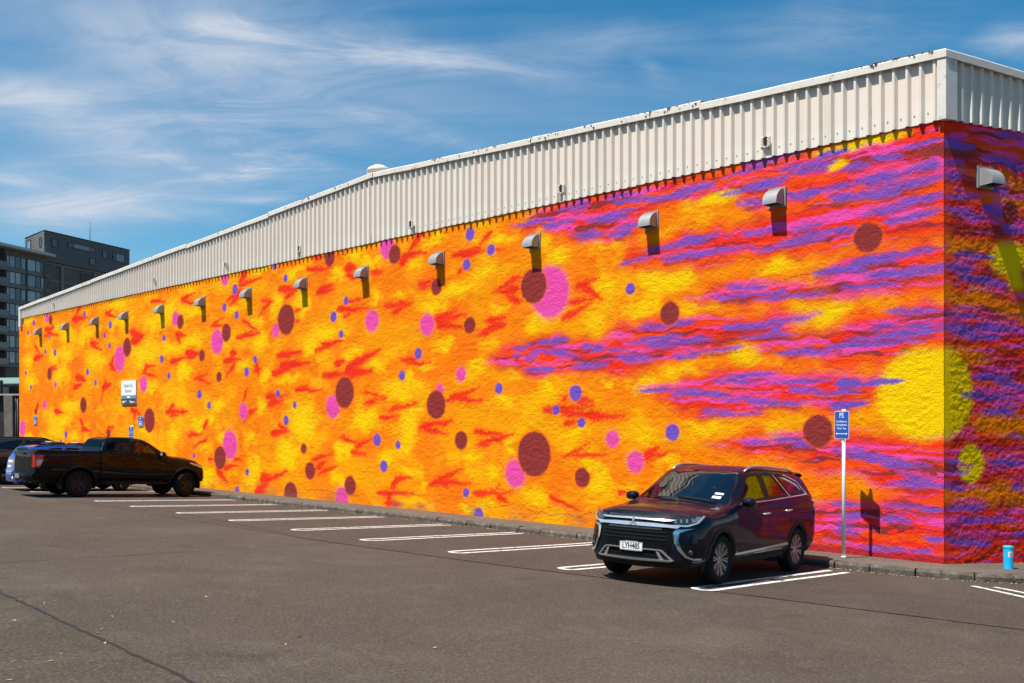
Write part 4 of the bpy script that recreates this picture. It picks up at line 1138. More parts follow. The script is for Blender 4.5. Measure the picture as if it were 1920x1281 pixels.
def build_building():
    B = empty('painted_building', (0, 0, 0), 0,
              'long building with a bright orange, pink and violet mural under white ribbed cladding', 'building')
    # front wall: columns spaced as closely as the distance asks
    px_c = np.linspace(36, 1771.5, 1420)
    q = (px_c - 960) / 1800
    c0 = np.array([7.16814, 15.92920])
    d0 = np.array([-.70867, .70554])
    t = (q * c0[1] - c0[0]) / (d0[0] - q * d0[1])
    xs = np.sort(-t)
    xs[-1] = 0.0
    zs = np.arange(-.62, 7.42, .0172)
    cv = paint_front(xs, zs)

    def place(X, Z, d):
        k = np.clip((0 - X) / .25, 0, 1)
        return np.stack([X, -d * k, Z], -1)
    w = wall_mesh('wall', cv, place, .016, M['mural'], B)
    w['label'] = 'long sunlit wall sprayed orange and yellow with dots, flames and violet streaks'
    ts = np.concatenate([np.arange(0, 2.5, .0118), np.arange(2.5, 14, .3)])
    zs2 = np.arange(-1.4, 7.42, .0135)
    cv2 = paint_side(ts, zs2)

    def place2(X, Z, d):
        k = np.clip(X / .25, 0, 1) * d
        return np.stack([X * SIDE_DIR.x + SIDE_OUT.x * k, X * SIDE_DIR.y + SIDE_OUT.y * k, Z], -1)
    w2 = wall_mesh('wall', cv2, place2, .013, mural_material('mural_paint_end_wall', .014), B)
    w2['label'] = 'short end wall at a grazing sun, sprayed in violet, red and orange bands'
    # far end and back walls, and the roof
    e = SIDE_DIR * 14
    plain = mat('rough_plaster', (.45, .33, .14), .9, noise=.2)
    mb = MB()
    mb.add([(-43.99, 0, -.6), (-43.99, 16, -.6), (-43.99, 16, 7.4), (-43.99, 0, 7.4)], [(0, 3, 2, 1)])
    mb.add([(-43.99, 16, -.6), (e.x, e.y, -1.4), (e.x, e.y, 7.4), (-43.99, 16, 7.4)], [(0, 1, 2, 3)])
    mb.build('back_wall', plain, B, recalc=False)
    mb = MB()
    rows = []
    for k in range(23):
        x = -44 + 44 * k / 22
        dz = z_top(x) - .25
        yb = 13 + (k / 22) * .05
        xe = x + (k / 22) * SIDE_DIR.x * 13.5
        rows.append([(x, .12, dz), (xe, 13, dz - .6)])
    mb.grid(rows, False)
    mb.build('roof', M['roofing'], B)

    # ribbed cladding, in sheets of four ribs
    def profile(n):
        pts = []
        for k in range(n):
            o = k * PITCH
            pts += [(o, .020), (o + PITCH * .54, .020), (o + PITCH * .66, .084), (o + PITCH * .83, .084), (o + PITCH * .998, .020)]
        return pts
    rnd = random.Random(9)

    def sheet_at(s0, n, fn, top):
        P = profile(n)
        vs, fs = [], []
        jog = rnd.uniform(-.004, .004)
        lift = rnd.uniform(-.006, .006)
        for u, d in P:
            for z in (CLAD_BOTTOM + lift, top(s0 + u) - .06):
                vs.append((*fn(s0 + u, d + jog), z))
        for i in range(len(P) - 1):
            fs.append((2 * i, 2 * i + 2, 2 * i + 3, 2 * i + 1))
        o = MB().add(vs, fs).build('cladding_sheet', M['clad'], B, recalc=False)
        # screws low on each pan
        return o
    s = -.072 - 191 * PITCH
    while s < -.06 - PITCH:
        n = min(4, int((-.04 - s) / PITCH + .01))
        if n < 1:
            break
        sheet_at(s, n, lambda u, d: (u, -d), z_top)
        s += n * PITCH
    t_ = .17
    while t_ < 13:
        sheet_at(t_, 4, lambda u, d: tuple((SIDE_DIR * u + SIDE_OUT * d)[:2]), z_top_side)
        t_ += 4 * PITCH
    mb = MB()
    for k in range(60):
        s = -.06 - (k + .77) * PITCH + .0
        x = -.072 - (k + 1) * PITCH + PITCH * .21
        for z in (CLAD_BOTTOM + .16,):
            mb.box((x - .008, -.032, z - .008), (x + .008, -.018, z + .008))
    tag(mb.build('screw', M['screw'], B), kind='stuff')
    # folded corner flashing
    mb = MB()
    a = Vector((-.075, -.100, 0))
    c = -SIDE_OUT.cross(Vector((0, 0, 1)))
    cor = Vector((.070, -.100, 0))
    b = SIDE_DIR * .19 + SIDE_OUT * .10
    for z0, z1 in ((CLAD_BOTTOM - .012, 8.44),):
        vs = []
        for p in (Vector((-.085, -.02, 0)), a, cor, b, SIDE_DIR * .19 + SIDE_OUT * .02):
            vs += [(p.x, p.y, z0), (p.x, p.y, z1)]
        mb.add(vs, [(2 * i, 2 * i + 2, 2 * i + 3, 2 * i + 1) for i in range(4)])
        mb.add([(a.x, a.y, z0), (cor.x, cor.y, z0), (b.x, b.y, z0), (0, 0, z0)], [(0, 1, 2, 3)])
    mb.build('corner_flashing', M['cap_clean'], B, recalc=False)
    mb = MB()
    mb.box((-44.06, -.105, 6.9), (-43.82, .12, 7.86))
    mb.build('corner_flashing', M['cap'], B)

    # capping in lengths, each lapping the next
    def cap_piece(p0, p1, out0, out1, z0, z1, name='capping'):
        mb = MB()
        prof = [(.105, -.145), (.118, -.140), (.118, -.02), (.10, .0), (-.10, .035), (-.30, .02), (-.30, -.10)]
        n = max(2, int((p1 - p0).length / .8))
        rows = []
        for k in range(n + 1):
            f = k / n
            p = p0.lerp(p1, f)
            o = out0.lerp(out1, f)
            z = z0 + (z1 - z0) * f + rnd.uniform(-.006, .006)
            rows.append([(p.x + o.x * d, p.y + o.y * d, z + h) for d, h in prof])
        mb.grid(rows, False)
        return mb.build(name, M['cap'], B)
    F_ = Vector((0, -1, 0))
    mitre = (F_ + SIDE_OUT).normalized() / math.cos(math.radians(34))
    br = [(-44.05, .0), (-35.2, .012), (-26.6, -.022), (-21.0, .01), (-15.5, .0), (-9.4, .014), (-4.72, -.035)]
    for i, (x, dz) in enumerate(br):
        x1 = br[i + 1][0] + .03 if i + 1 < len(br) else 0
        cap_piece(Vector((x, 0, 0)), Vector((x1, 0, 0)), F_, mitre if i == len(br) - 1 else F_, z_top(x) + dz, (z_top(x1) if x1 < 0 else 8.46) + dz * (x1 < 0))
    cap_piece(Vector((0, 0, 0)), SIDE_DIR * 5.5, mitre, SIDE_OUT, 8.46, z_top_side(5.5))
    cap_piece(SIDE_DIR * 5.47, SIDE_DIR * 13, SIDE_OUT, SIDE_OUT, z_top_side(5.5) + .015, z_top_side(13))
    # lichen clumps on the capping
    mb = MB()
    for k in range(420):
        c_ = rnd.choice([-1.05, -1.2, -.3, -5.2, -5.6, -6.0, -7.5, -9, -11, -13, -17, -19, -24, -30, -36, -40])
        x = c_ + rnd.gauss(0, .3)
        if x > -.05 or x < -43.8:
            continue
        r = rnd.uniform(.008, .03)
        y = -.125 + abs(rnd.gauss(0, .05))
        z = z_top(x) + (.004 if y > -.11 else rnd.uniform(-.07, .0))
        vs = [(x + r * math.cos(a) * rnd.uniform(.7, 1.3), y + r * math.sin(a), z) for a in (0, 1.05, 2.1, 3.14, 4.2, 5.2)] + [(x, y, z + r * .7)]
        mb.add(vs, [(i, (i + 1) % 6, 6) for i in range(6)])
    tag(mb.build('lichen', mat('lichen', (.16, .12, .07), .95, noise=.4, nscale=30), B), kind='stuff')

    # small roof ventilator
    vz = z_top(-15.7) + .02
    mb = MB()
    mb.lathe([(.05, -.1), (.27, -.1), (.27, .09), (.36, .10), (.31, .22), (.16, .30), (.001, .31)], 14, 'z', (-15.75, .30, vz))
    mb.build('roof_vent', M['cap'], B)

    # cowled vents along both walls
    def hood():
        w_, h_, p_ = .150, .14, .275
        arc = [(0.0, h_), (-.05, h_ - .002), (-.11, h_ - .022), (-.17, h_ - .06), (-.22, h_ - .11), (-.262, h_ - .175), (-p_, h_ - .27), (-p_, h_ - .30)]
        mb = MB()
        for s in (1, -1):
            mb.add([(s * w_, y, z) for y, z in arc] + [(s * w_, 0, h_ - .30)], [tuple(range(9)) if s < 0 else tuple(range(8, -1, -1))])
        mb.grid([[(-w_, y, z), (w_, y, z)] for y, z in arc], True)
        v = MB()
        v.box((-w_ + .006, -p_ + .01, -.135), (w_ - .006, -.002, -.128))
        bp = MB()
        bp.box((-w_ - .035, -.022, -.19), (w_ + .035, .03, h_ + .04))
        return mb, bp, v
    hb, bp, vd = hood()
    proto = hb.build('vent_hood', M['galv'], B)
    p2 = bp.build('back_plate', M['galv'], proto)
    p3 = vd.build('grille', M['dark_void'], proto)  # solid dark sheet standing in for the shade inside the open hood
    hx = [-3.055, -5.98, -9.35, -12.75, -16.0, -19.1, -22.37, -25.52, -28.73, -31.9, -34.8, -38.05, -41.4]
    rz = math.atan2(SIDE_DIR.y, SIDE_DIR.x)
    spots = [(x, -.01, 6.53, rnd.uniform(-.05, .05)) for x in hx] + [(SIDE_DIR.x * .93 + SIDE_OUT.x * .015, SIDE_DIR.y * .93 + SIDE_OUT.y * .015, 6.45, rz)]
    for i, (x, y, z, r) in enumerate(spots):
        o = proto if i == 0 else proto.copy()
        if i:
            COL.objects.link(o)
            for ch in (p2, p3):
                c2 = ch.copy()
                COL.objects.link(c2)
                c2.parent = o
        o.location = (x, y, z)
        o.rotation_euler = (0, 0, r)
    # pressed louvres in the cladding with a dark broken opening
    fr = MB()
    fr.box((-.105, -.012, -.10), (.105, 0, .10))
    lv = MB()
    for k in range(7):
        z = -.085 + k * .027
        for x0, x1 in ((-.10, -.045), (.04, .10)):
            lv.hexa([(x0, -.028, z), (x1, -.028, z), (x1, -.012, z), (x0, -.012, z), (x0, -.018, z + .016), (x1, -.018, z + .016), (x1, -.012, z + .016), (x0, -.012, z + .016)])
    hole = MB()
    hole.prism([(-.055, .08), (-.01, .10), (.055, .095), (.05, -.02), (.02, -.095), (-.035, -.06)], -.014, -.010)
    f0 = fr.build('louvre', M['clad'], B)
    l0 = lv.build('louvre_slat', M['cap'], f0)
    h0 = hole.build('opening', M['dark_void'], f0)
    for i, (x, z) in enumerate([(-3.256, 7.60), (-8.45, 7.595), (-13.84, 7.57), (-19.25, 7.595), (-23.78, 7.62), (-29.2, 7.66), (-39.5, 7.62)]):
        o = f0 if i == 0 else f0.copy()
        if i:
            COL.objects.link(o)
            for ch in (l0, h0):
                c2 = ch.copy()
                COL.objects.link(c2)
                c2.parent = o
        o.location = (x, -.082, z)
    return B


BUILDING = build_building()

# ------------------------------------------------------------------ signs and bollard
M['white'] = mat('white_paint', (.80, .80, .80), .4, noise=.05, nscale=6)
M['sign_blue'] = mat('sign_blue', (.008, .085, .42), .35, noise=.06, nscale=5)
M['sign_white'] = mat('sign_white', (.82, .82, .80), .4, noise=.03, nscale=4)
M['sign_grey'] = mat('sign_steel_blue', (.15, .25, .31), .4, noise=.05)
M['sign_dark'] = mat('sign_charcoal', (.035, .048, .06), .4, noise=.05)
M['text_grey'] = mat('sign_lettering_grey', (.15, .16, .17), .5, noise=.05)


def round_rect(w, h, r, n=5):
    pts = []
    for cx, cy, a0 in ((w - r, h - r, 0), (-w + r, h - r, 90), (-w + r, -h + r, 180), (w - r, -h + r, 270)):
        for k in range(n):
            a = math.radians(a0 + 90 * k / (n - 1))
            pts.append((cx + r * math.cos(a), cy + r * math.sin(a)))
    return pts


def sign_plate(parent, w, h, lines, arrow, name='sign_plate'):
    """blue plate in the XZ plane facing -Y with a white rim and white lettering"""
    mb = MB()
    mb.prism(round_rect(w / 2, h / 2, .02), -.003, .0)
    p = mb.build(name, M['sign_white'], parent)
    mb = MB()
    mb.prism(round_rect(w / 2 - .009, h / 2 - .009, .015), -.0055, -.002)
    f = mb.build('sign_face', M['sign_blue'], p)
    for s, size, z, xs, bold in lines:
        text_mesh(s, size, M['sign_white'], 'lettering', p, (0, -.0075, z), (math.radians(90), 0, 0), xs, .0008, bold)
    if arrow is not None:
        mb = MB()
        a = w * .40
        for poly in ([(-a + .03, arrow - .006), (a - .03, arrow - .006), (a - .03, arrow + .006), (-a + .03, arrow + .006)],
                     [(-a, arrow), (-a + .035, arrow - .02), (-a + .035, arrow + .02)], [(a, arrow), (a - .035, arrow + .02), (a - .035, arrow - .02)]):
            mb.prism(poly, -.0085, -.006)
        mb.build('arrow', M['sign_white'], p)
    return p


def post_sign(x, y, top, label, turn):
    r = empty('parking_sign', (x, y, z_road(y) + .128), 0, label, 'sign', 'blue parking signs on white posts')
    hgt = top - (z_road(y) + .128)
    mb = MB()
    mb.tube([(0, 0, -.05), (0, 0, hgt)], .030, 12)
    mb.build('post', M['white'], r)
    mb = MB()
    mb.tube([(0, 0, 0.0), (0, 0, .03)], .041, 12)
    mb.build('base_collar', M['white'], r)
    mb = MB()
    for z in (hgt - .10, hgt - .42):
        mb.box((-.04, -.036, z - .012), (.04, .036, z + .012))
    mb.build('clamp', M['galv'], r)
    holder = sign_plate(r, .36, .475, [('PS', .125, .160, .95, .001), ('Conditions on', .047, .060, .98, .0004), ('Parking Machine', .045, .000, .92, .0004), ('Times  Vary', .047, -.060, 1.0, .0004)], -.150)
    a = math.radians(turn)
    holder.rotation_euler = (0, 0, a)
    holder.location = (-.040 * math.sin(-a) - .0, -.040 * math.cos(a), hgt - .03 - .2375)
    return r


post_sign(-1.40, -.715, 2.52, 'blue PS parking sign on a white post beside the dark SUV', -24)
post_sign(-29.70, -.72, 2.14, 'blue parking sign on a post rising behind the black pickup cab', 4)


def wall_sign(x, z, label):
    r = empty('wall_sign', (x, -.03, z), 0, label, 'sign', 'small blue signs fixed to the mural')
    sign_plate(r, .40, .40, [('P', .15, .09, 1.0, .004)], None)
    mb = MB()
    for zz in (-.02, -.09, -.14):
        mb.box((-.13, -.008, zz - .014), (.13, -.006, zz + .014))
    mb.build('text_line', M['sign_white'], r)
    return r


wall_sign(-30.53, 2.30, 'small blue sign on the mural beside a big maroon dot, above the pickup')
wall_sign(-42.0, 2.35, 'small blue sign near the far left end of the mural')


def notice_board():
    r = empty('notice_board', (-31.6, -.035, 3.445), 0, 'white and charcoal reservoir name board fixed high on the mural', 'sign')
    W, Hh = 1.36, .96
    mb = MB()
    mb.box((-W / 2, -.012, -Hh / 2), (W / 2, .02, Hh / 2))
    mb.build('board', M['sign_white'], r)
    mb = MB()
    mb.box((-W / 2, -.015, -Hh / 2 + .24), (W / 2, -.0125, -Hh / 2 + .37))
    mb.build('grey_band', M['sign_grey'], r)
    mb = MB()
    mb.box((-W / 2, -.015, -Hh / 2), (W / 2, -.0125, -Hh / 2 + .237))
    mb.build('dark_band', M['sign_dark'], r)
    rot = (math.radians(90), 0, 0)
    text_mesh('Khyber No.2', .185, M['text_grey'], 'lettering', r, (0, -.014, .27), rot, .82, .0008)
    text_mesh('Reservoir', .185, M['text_grey'], 'lettering', r, (0, -.014, .06), rot, .82, .0008)
    text_mesh('Watercare', .125, M['sign_white'], 'lettering', r, (.33, -.0175, -.375), rot, .82, .0008, .003)
    mb = MB()
    mb.box((-.12, -.018, -.215), (.16, -.0155, -.145))
    for z in (-.345, -.40):
        mb.box((-.60, -.018, z - .016), (-.18 if z > -.37 else -.36, -.0155, z + .016))
    mb.build('small_print', M['sign_white'], r)
    return r


notice_board()


def build_bollard():
    x, y = .885, .34
    r = empty('bollard', (x, y, z_road(y) + .128), 0, 'short bright blue post with a white sticker against the end wall', 'bollard')
    m = mat('bollard_blue', (.012, .47, .80), .45, noise=.18, nscale=9, dirt=(.05, .16, .26), dscale=9, dlo=.66, dhi=.8)
    mb = MB()
    mb.lathe([(.001, -.05), (.073, -.05), (.074, -.045), (.074, -.04), (.074, .33), (.074, .335), (.074, .336), (.078, .3365), (.078, .338), (.078, .362), (.077, .366), (.070, .370), (.069, .371), (.001, .371)], 24, 'z')
    mb.build('post', m, r)
    vx, vy = 6.16 - x, -16.35 - y
    a0 = math.atan2(vy, vx) + .55
    mb = MB()
    mb.grid([[(.0757 * math.cos(a0 + .55 * (k / 6 - .5) * 2), .0757 * math.sin(a0 + .55 * (k / 6 - .5) * 2), z) for k in range(7)] for z in (.195, .285)])
    st = mb.build('sticker', M['sign_white'], r)
    mb = MB()
    for zz in (.26, .235, .212):
        mb.grid([[(.0767 * math.cos(a0 + .3 * (k / 4 - .5) * 2), .0767 * math.sin(a0 + .3 * (k / 4 - .5) * 2), z) for k in range(5)] for z in (zz - .006, zz + .006)])
    mb.build('text_line', M['text_grey'], st)


build_bollard()

# ------------------------------------------------------------------ vehicles
M['navy'] = mat('navy_car_paint', (.0018, .0032, .012), .5, coat=.58, coat_rough=.012, spec=.08, noise=.06, nscale=2)
M['black_paint'] = mat('black_car_paint', (.002, .002, .0022), .5, coat=.42, coat_rough=.03, spec=.05, noise=.06, nscale=2)
M['blue_paint'] = mat('blue_car_paint', (.006, .055, .36), .32, coat=1.0, coat_rough=.03, noise=.05, nscale=2)
M['brown_paint'] = mat('brown_black_car_paint', (.022, .012, .009), .3, coat=.9, coat_rough=.04, noise=.05, nscale=2)
M['trim'] = mat('black_plastic', (.008, .008, .008), .6, spec=.25, noise=.1, nscale=20)
M['satin'] = mat('satin_black', (.005, .005, .0055), .35, spec=.12, noise=.05, nscale=10)
M['tyre'] = mat('tyre_rubber', (.010, .010, .010), .85, noise=.2, nscale=18, spec=.2, dirt=(.03, .027, .024), dscale=6, dlo=.55, dhi=.8)
M['chrome'] = mat('chrome', (.80, .79, .77), .20, metal=.72, noise=.03)
M['bright_chrome'] = mat('bright_chrome', (.75, .76, .77), .10, metal=1.0, noise=.03)
M['silver'] = mat('silver_trim', (.55, .55, .55), .3, metal=.8, noise=.05)
M['alloy'] = mat('machined_alloy', (.36, .34, .32), .32, metal=.75, noise=.08, nscale=12)
M['rim_dark'] = mat('dark_rim', (.012, .012, .012), .4, noise=.1)
M['black_alloy'] = mat('black_alloy', (.010, .010, .010), .4, metal=.1, noise=.1)
M['interior'] = mat('car_interior', (.022, .021, .020), .85, noise=.15, nscale=10)
M['lamp_clear'] = mat('lamp_clear', (.30, .32, .34), .08, metal=.6, coat=1.0, coat_rough=.02, noise=.35, nscale=22)
M['lamp_red'] = mat('lamp_red', (.35, .008, .010), .15, coat=1.0, coat_rough=.02, noise=.3, nscale=25)
M['lamp_white'] = mat('lamp_pale', (.62, .50, .46), .2, coat=1.0, coat_rough=.03, noise=.3, nscale=25)
M['lamp_dark'] = mat('lamp_dark', (.02, .021, .024), .1, coat=1.0, coat_rough=.02, noise=.2, nscale=20)
M['lamp_amber'] = mat('lamp_amber', (.55, .22, .06), .15, coat=1.0, coat_rough=.02, noise=.2, nscale=20)
M['plate'] = mat('number_plate_white', (.74, .74, .72), .45, noise=.04, nscale=10)
M['plate_text'] = mat('number_plate_black', (.01, .01, .01), .5, noise=.05)
M['paper'] = mat('windscreen_label', (.72, .76, .72), .6, noise=.06, nscale=15)
M['yellow_sticker'] = mat('yellow_sticker', (.78, .55, .06), .5, noise=.05)
M['pale_sticker'] = mat('pale_blue_sticker', (.16, .42, .62), .5, noise=.05)
M['glass_dark'] = glass_mat('tinted_glass', (.09, .095, .095), base=.03)
M['glass_black'] = glass_mat('dark_rear_glass', (.02, .02, .02), gloss=(.35, .35, .35), base=.0)
M['glass_light'] = glass_mat('clear_glass', (.55, .60, .58), base=.04)
M['glass_screen'] = glass_mat('windscreen_glass', (.42, .47, .46), base=.10)


def sm(keys):
    xs = [k[0] for k in keys]
    vs = [k[1] for k in keys]

    def f(x):
        t = 0
        for o, w in ((-.07, 1), (-.035, 2), (0, 3), (.035, 2), (.07, 1)):
            t += w * np.interp(x + o, xs, vs)
        return t / 9
    return f


class Body:
    """Car skin: a half ring of profile points swept from tail to nose; panels are cut out of it along its own lines."""
    SEG = (2, 5, 5, 5, 3, 14, 7, 7)                 # rows between neighbouring profile points
    CORNER = {1, 5}

    def __init__(s, roles, nose, tail, sweep_n, sweep_t, bow, seams, step=.032, gap=.004, hard=()):
        s.roles = [(sm(y), sm(z)) for y, z in roles]
        s.nose, s.tail, s.An, s.At, s.bow = nose, tail, sweep_n, sweep_t, sm(bow)
        xs = list(np.linspace(tail, nose, int((nose - tail) / step)))
        s.gap_cells = []
        marks = sorted(seams) + list(hard)
        xs = [x for x in xs if all(abs(x - q) > step * .55 for q in marks)]
        for q in seams:
            xs += [q - gap, q + gap]
        xs += list(hard)
        s.xs = np.array(sorted(xs))
        s.seams = seams
        s.rowpos = np.cumsum((0,) + s.SEG)          # row index of every profile point
        s.G = np.array([s.ring(x) for x in s.xs])   # columns x rows x 3

    def ring(s, x):
        P = np.array([(fy(x), fz(x)) for fy, fz in s.roles])
        P[0, 0] = P[-1, 0] = 0
        n = len(P)
        out = [P[0]]
        T = np.zeros_like(P)
        for k in range(n):
            T[k] = (P[min(k + 1, n - 1)] - P[max(k - 1, 0)]) * .5
        T[-1] = ((P[-1] - P[-2])[0], 0)
        for k in range(n - 1):
            a, b = P[k], P[k + 1]
            ta = (b - a) if k in s.CORNER else T[k]
            tb = (b - a) if (k + 1) in s.CORNER else T[k + 1]
            L = np.linalg.norm(b - a)
            for t_ in (ta, tb):
                l = np.linalg.norm(t_)
                if l > L:
                    t_ *= L / l
            for i in range(1, s.SEG[k] + 1):
                t = i / s.SEG[k]
                out.append((2 * t ** 3 - 3 * t * t + 1) * a + (t ** 3 - 2 * t * t + t) * ta + (-2 * t ** 3 + 3 * t * t) * b + (t ** 3 - t * t) * tb)
        R = np.array(out)
        return np.array([(s.shift(x, y, z), y, z) for y, z in R])

    def shift(s, x, y, z):
        fn = np.clip((x - (s.nose - .75)) / .75, 0, 1) ** 2
        ft = np.clip(((s.tail + .55) - x) / .55, 0, 1) ** 2
        return x - fn * s.An(abs(y), z) + ft * s.At(abs(y), z) + s.bow(x) * (1 - min(1, (y / .75) ** 2))

    def side_y(s, x, z):
        q = x
        for _ in range(4):
            yy = s._y(q, z)
            q = q + (x - s.shift(q, yy, z))
        return s._y(q, z)

    def _y(s, q, z):
        i = int(np.clip(np.searchsorted(s.xs, q) - 1, 0, len(s.xs) - 2))
        f = np.clip((q - s.xs[i]) / (s.xs[i + 1] - s.xs[i]), 0, 1)
        a, b = s.rowpos[1], s.rowpos[6]
        r = []
        for c in (i, i + 1):
            zz, yy = s.G[c, a:b + 1, 2], s.G[c, a:b + 1, 1]
            k = np.argsort(zz)
            r.append(np.interp(z, zz[k], yy[k]))
        return r[0] * (1 - f) + r[1] * f

    def panels(s, classify, arches, windows, parent, mats, default):
        """classify(x, row, z) -> part name; windows: side polygons cut out"""
        G = s.G.copy()
        nc, nr, _ = G.shape
        inarch = np.zeros((nc, nr), bool)
        r1, r5 = s.rowpos[1], s.rowpos[5]
        for (ax, az, R) in arches:
            d = np.hypot(G[:, :, 0] - ax, G[:, :, 2] - az)
            m = (d < R)
            m[:, r5:] = False
            inarch |= m
        G2 = G.copy()
        for (ax, az, R) in arches:
            dx, dz = G[:, :, 0] - ax, G[:, :, 2] - az
            d = np.hypot(dx, dz) + 1e-9
            m = (d < R)
            m[:, r5:] = False
            G2[:, :, 0] = np.where(m, ax + dx / d * R, G2[:, :, 0])
            G2[:, :, 2] = np.where(m, az + dz / d * R, G2[:, :, 2])
        G = G2
        parts = {}
        sgap = [(q - .0045, q + .0045) for q in s.seams]
        for c in range(nc - 1):
            xc = (s.xs[c] + s.xs[c + 1]) / 2
            gap = any(a <= xc <= b for a, b in sgap)
            for r in range(nr - 1):
                if inarch[c:c + 2, r:r + 2].all():
                    continue
                quad = [(c, r), (c + 1, r), (c + 1, r + 1), (c, r + 1)]
                P = np.array([G[q] for q in quad])
                cx, cy, cz = P.mean(0)
                if gap and r >= r1 and s.gap_ok(xc, r):
                    continue
                if s.rowpos[5] <= r < s.rowpos[6] and any(inside(w, cx, cz) for w in windows):
                    continue
                nm = classify(xc, r, cz)
                if nm is None:
                    continue
                both = nm.startswith('*')
                for sd in (1, -1):
                    key = (nm, 0 if both else sd)
                    vs, fs, ix = parts.setdefault(key, ([], [], {}))
                    f = []
                    for q, p in zip(quad, P):
                        kk = (q, sd if p[1] > 1e-4 else 0)
                        if kk not in ix:
                            ix[kk] = len(vs)
                            vs.append((p[0], p[1] * sd, p[2]))
                        f.append(ix[kk])
                    f = list(dict.fromkeys(f))
                    if len(f) > 2:
                        fs.append(tuple(f if sd < 0 else f[::-1]))
        res = {}
        for (nm, sd), (vs, fs, _) in parts.items():
            name = nm.strip('*')
            o = MB().add(vs, fs, True).build(name, mats.get(name, default), parent, recalc=False)
            res.setdefault(name, []).append(o)
        return res

    def gap_ok(s, x, r):
        return r < s.rowpos[5]

    # -- ends
    def end_face(s, front, y, z):
        return (s.nose - s.An(abs(y), z)) if front else (s.tail + s.At(abs(y), z))

    def fascia(s, front, split, parent, mats, default):
        """closes the nose or tail between the sill row and the belt row; split(z) -> part name"""
        col = s.G[-1] if front else s.G[0]
        r1, r5 = s.rowpos[1], s.rowpos[5]
        top = col[r5:]
        yt = top[:, 1][::-1]
        zt = top[:, 2][::-1]
        nv = 30
        V = np.linspace(-1, 1, nv)
        rows = []
        z1, z5 = col[r1, 2], col[r5, 2]
        bot = col[:r1 + 1]
        for r in range(r1, r5 + 1):
            f = (col[r, 2] - z1) / (z5 - z1)
            row = []
            for v in V:
                y = v * col[r, 1]
                ztv = np.interp(abs(v) * col[r5, 1], yt, zt)
                zbv = np.interp(abs(v) * col[r1, 1], bot[:, 1], bot[:, 2])
                z = zbv * (1 - f) + ztv * f
                row.append((s.end_face(front, y, z), y, z))
            rows.append(row)
        parts = {}
        for i in range(len(rows) - 1):
            zm = (rows[i][0][2] + rows[i + 1][0][2]) / 2
            parts.setdefault(split(zm), []).append(i)
        out = {}
        for nm, idx in parts.items():
            out[nm] = MB().grid([rows[i] for i in range(idx[0], idx[-1] + 2)], True).build(nm, mats.get(nm, default), parent)
        return out

    def on_end(s, front, A, B, off, material, name, parent, n=14, m=3, lab=None):
        """strip between two (y, z) lines lying on the nose or tail, standing proud by off"""
        mb = MB()
        A, B = res2(A, n), res2(B, n)
        sg = 1 if front else -1
        rows = []
        for k in range(m + 1):
            f = k / m
            rows.append([(s.end_face(front, y, z) + sg * off, y, z) for y, z in ((a[0] * (1 - f) + b[0] * f, a[1] * (1 - f) + b[1] * f) for a, b in zip(A, B))])
        skirt(mb, rows, (-sg * (off + .012), 0, 0))
        return mb.build(name, material, parent)

    def on_side(s, A, B, off, material, name, parent, side=1, n=14, m=3):
        """strip between two (x, z) lines lying on the flank"""
        mb = MB()
        A, B = res2(A, n), res2(B, n)
        rows = []
        for k in range(m + 1):
            f = k / m
            row = []
            for a, b in zip(A, B):
                x, z = a[0] * (1 - f) + b[0] * f, a[1] * (1 - f) + b[1] * f
                row.append((x, (s.side_y(x, z) + off) * side, z))
            rows.append(row)
        skirt(mb, rows, (0, -side * (off + .012), 0))
        return mb.build(name, material, parent)

    def arch_lip(s, ax, az, R, w, off, material, parent, side, a0=-18, a1=198, name='arch_moulding'):
        mb = MB()
        rows = [[], [], [], []]
        for k in range(31):
            a = math.radians(a0 + (a1 - a0) * k / 30)
            c, q = math.cos(a), math.sin(a)
            for i, (rad, o, fixed) in enumerate(((R - .012, -.05, 0), (R - .012, off, 0), (R + w * .8, off, 1), (R + w, -.006, 1))):
                x, z = ax + c * rad, az + q * rad
                y = s.side_y(ax + c * (R + w * .5), max(az + q * (R + w * .5), .25))
                rows[i].append((x, (y + o) * side, z))
        mb.grid(rows, True)
        return mb.build(name, material, parent)


def inside(poly, x, z):
    r = False
    n = len(poly)
    for i in range(n):
        xa, za = poly[i]
        xb, zb = poly[(i + 1) % n]
        if (za > z) != (zb > z) and x < (xb - xa) * (z - za) / (zb - za) + xa:
            r = not r
    return r


def res2(L, n):
    L = np.array(L, float)
    d = np.concatenate([[0], np.cumsum(np.hypot(*np.diff(L, axis=0).T))])
    t = np.linspace(0, d[-1], n)
    return np.stack([np.interp(t, d, L[:, 0]), np.interp(t, d, L[:, 1])], 1)


def skirt(mb, rows, back):
    mb.grid(rows, True)
    R, C = len(rows), len(rows[0])
    edge = [rows[0][j] for j in range(C)] + [rows[i][-1] for i in range(1, R)] + [rows[-1][j] for j in range(C - 2, -1, -1)] + [rows[i][0] for i in range(R - 2, 0, -1)]
    bk = [tuple(np.array(p) + np.array(back)) for p in edge]
    mb.grid([edge + [edge[0]], bk + [bk[0]]], False)


def inset_poly(poly, d):
    """shrink a convex-ish polygon by d towards its middle, edge by edge"""
    P = [Vector(p) for p in poly]
    n = len(P)
    area = sum(P[i].x * P[(i + 1) % n].y - P[(i + 1) % n].x * P[i].y for i in range(n))
    s = 1 if area > 0 else -1
    out = []
    for i in range(n):
        a, b, c = P[i - 1], P[i], P[(i + 1) % n]
        e1, e2 = (b - a).normalized(), (c - b).normalized()
        n1, n2 = Vector((-e1.y, e1.x)) * s, Vector((-e2.y, e2.x)) * s
        m = (n1 + n2)
        m = m / max(.35, m.length_squared / 2)
        out.append(tuple(b + m * d))
    return out


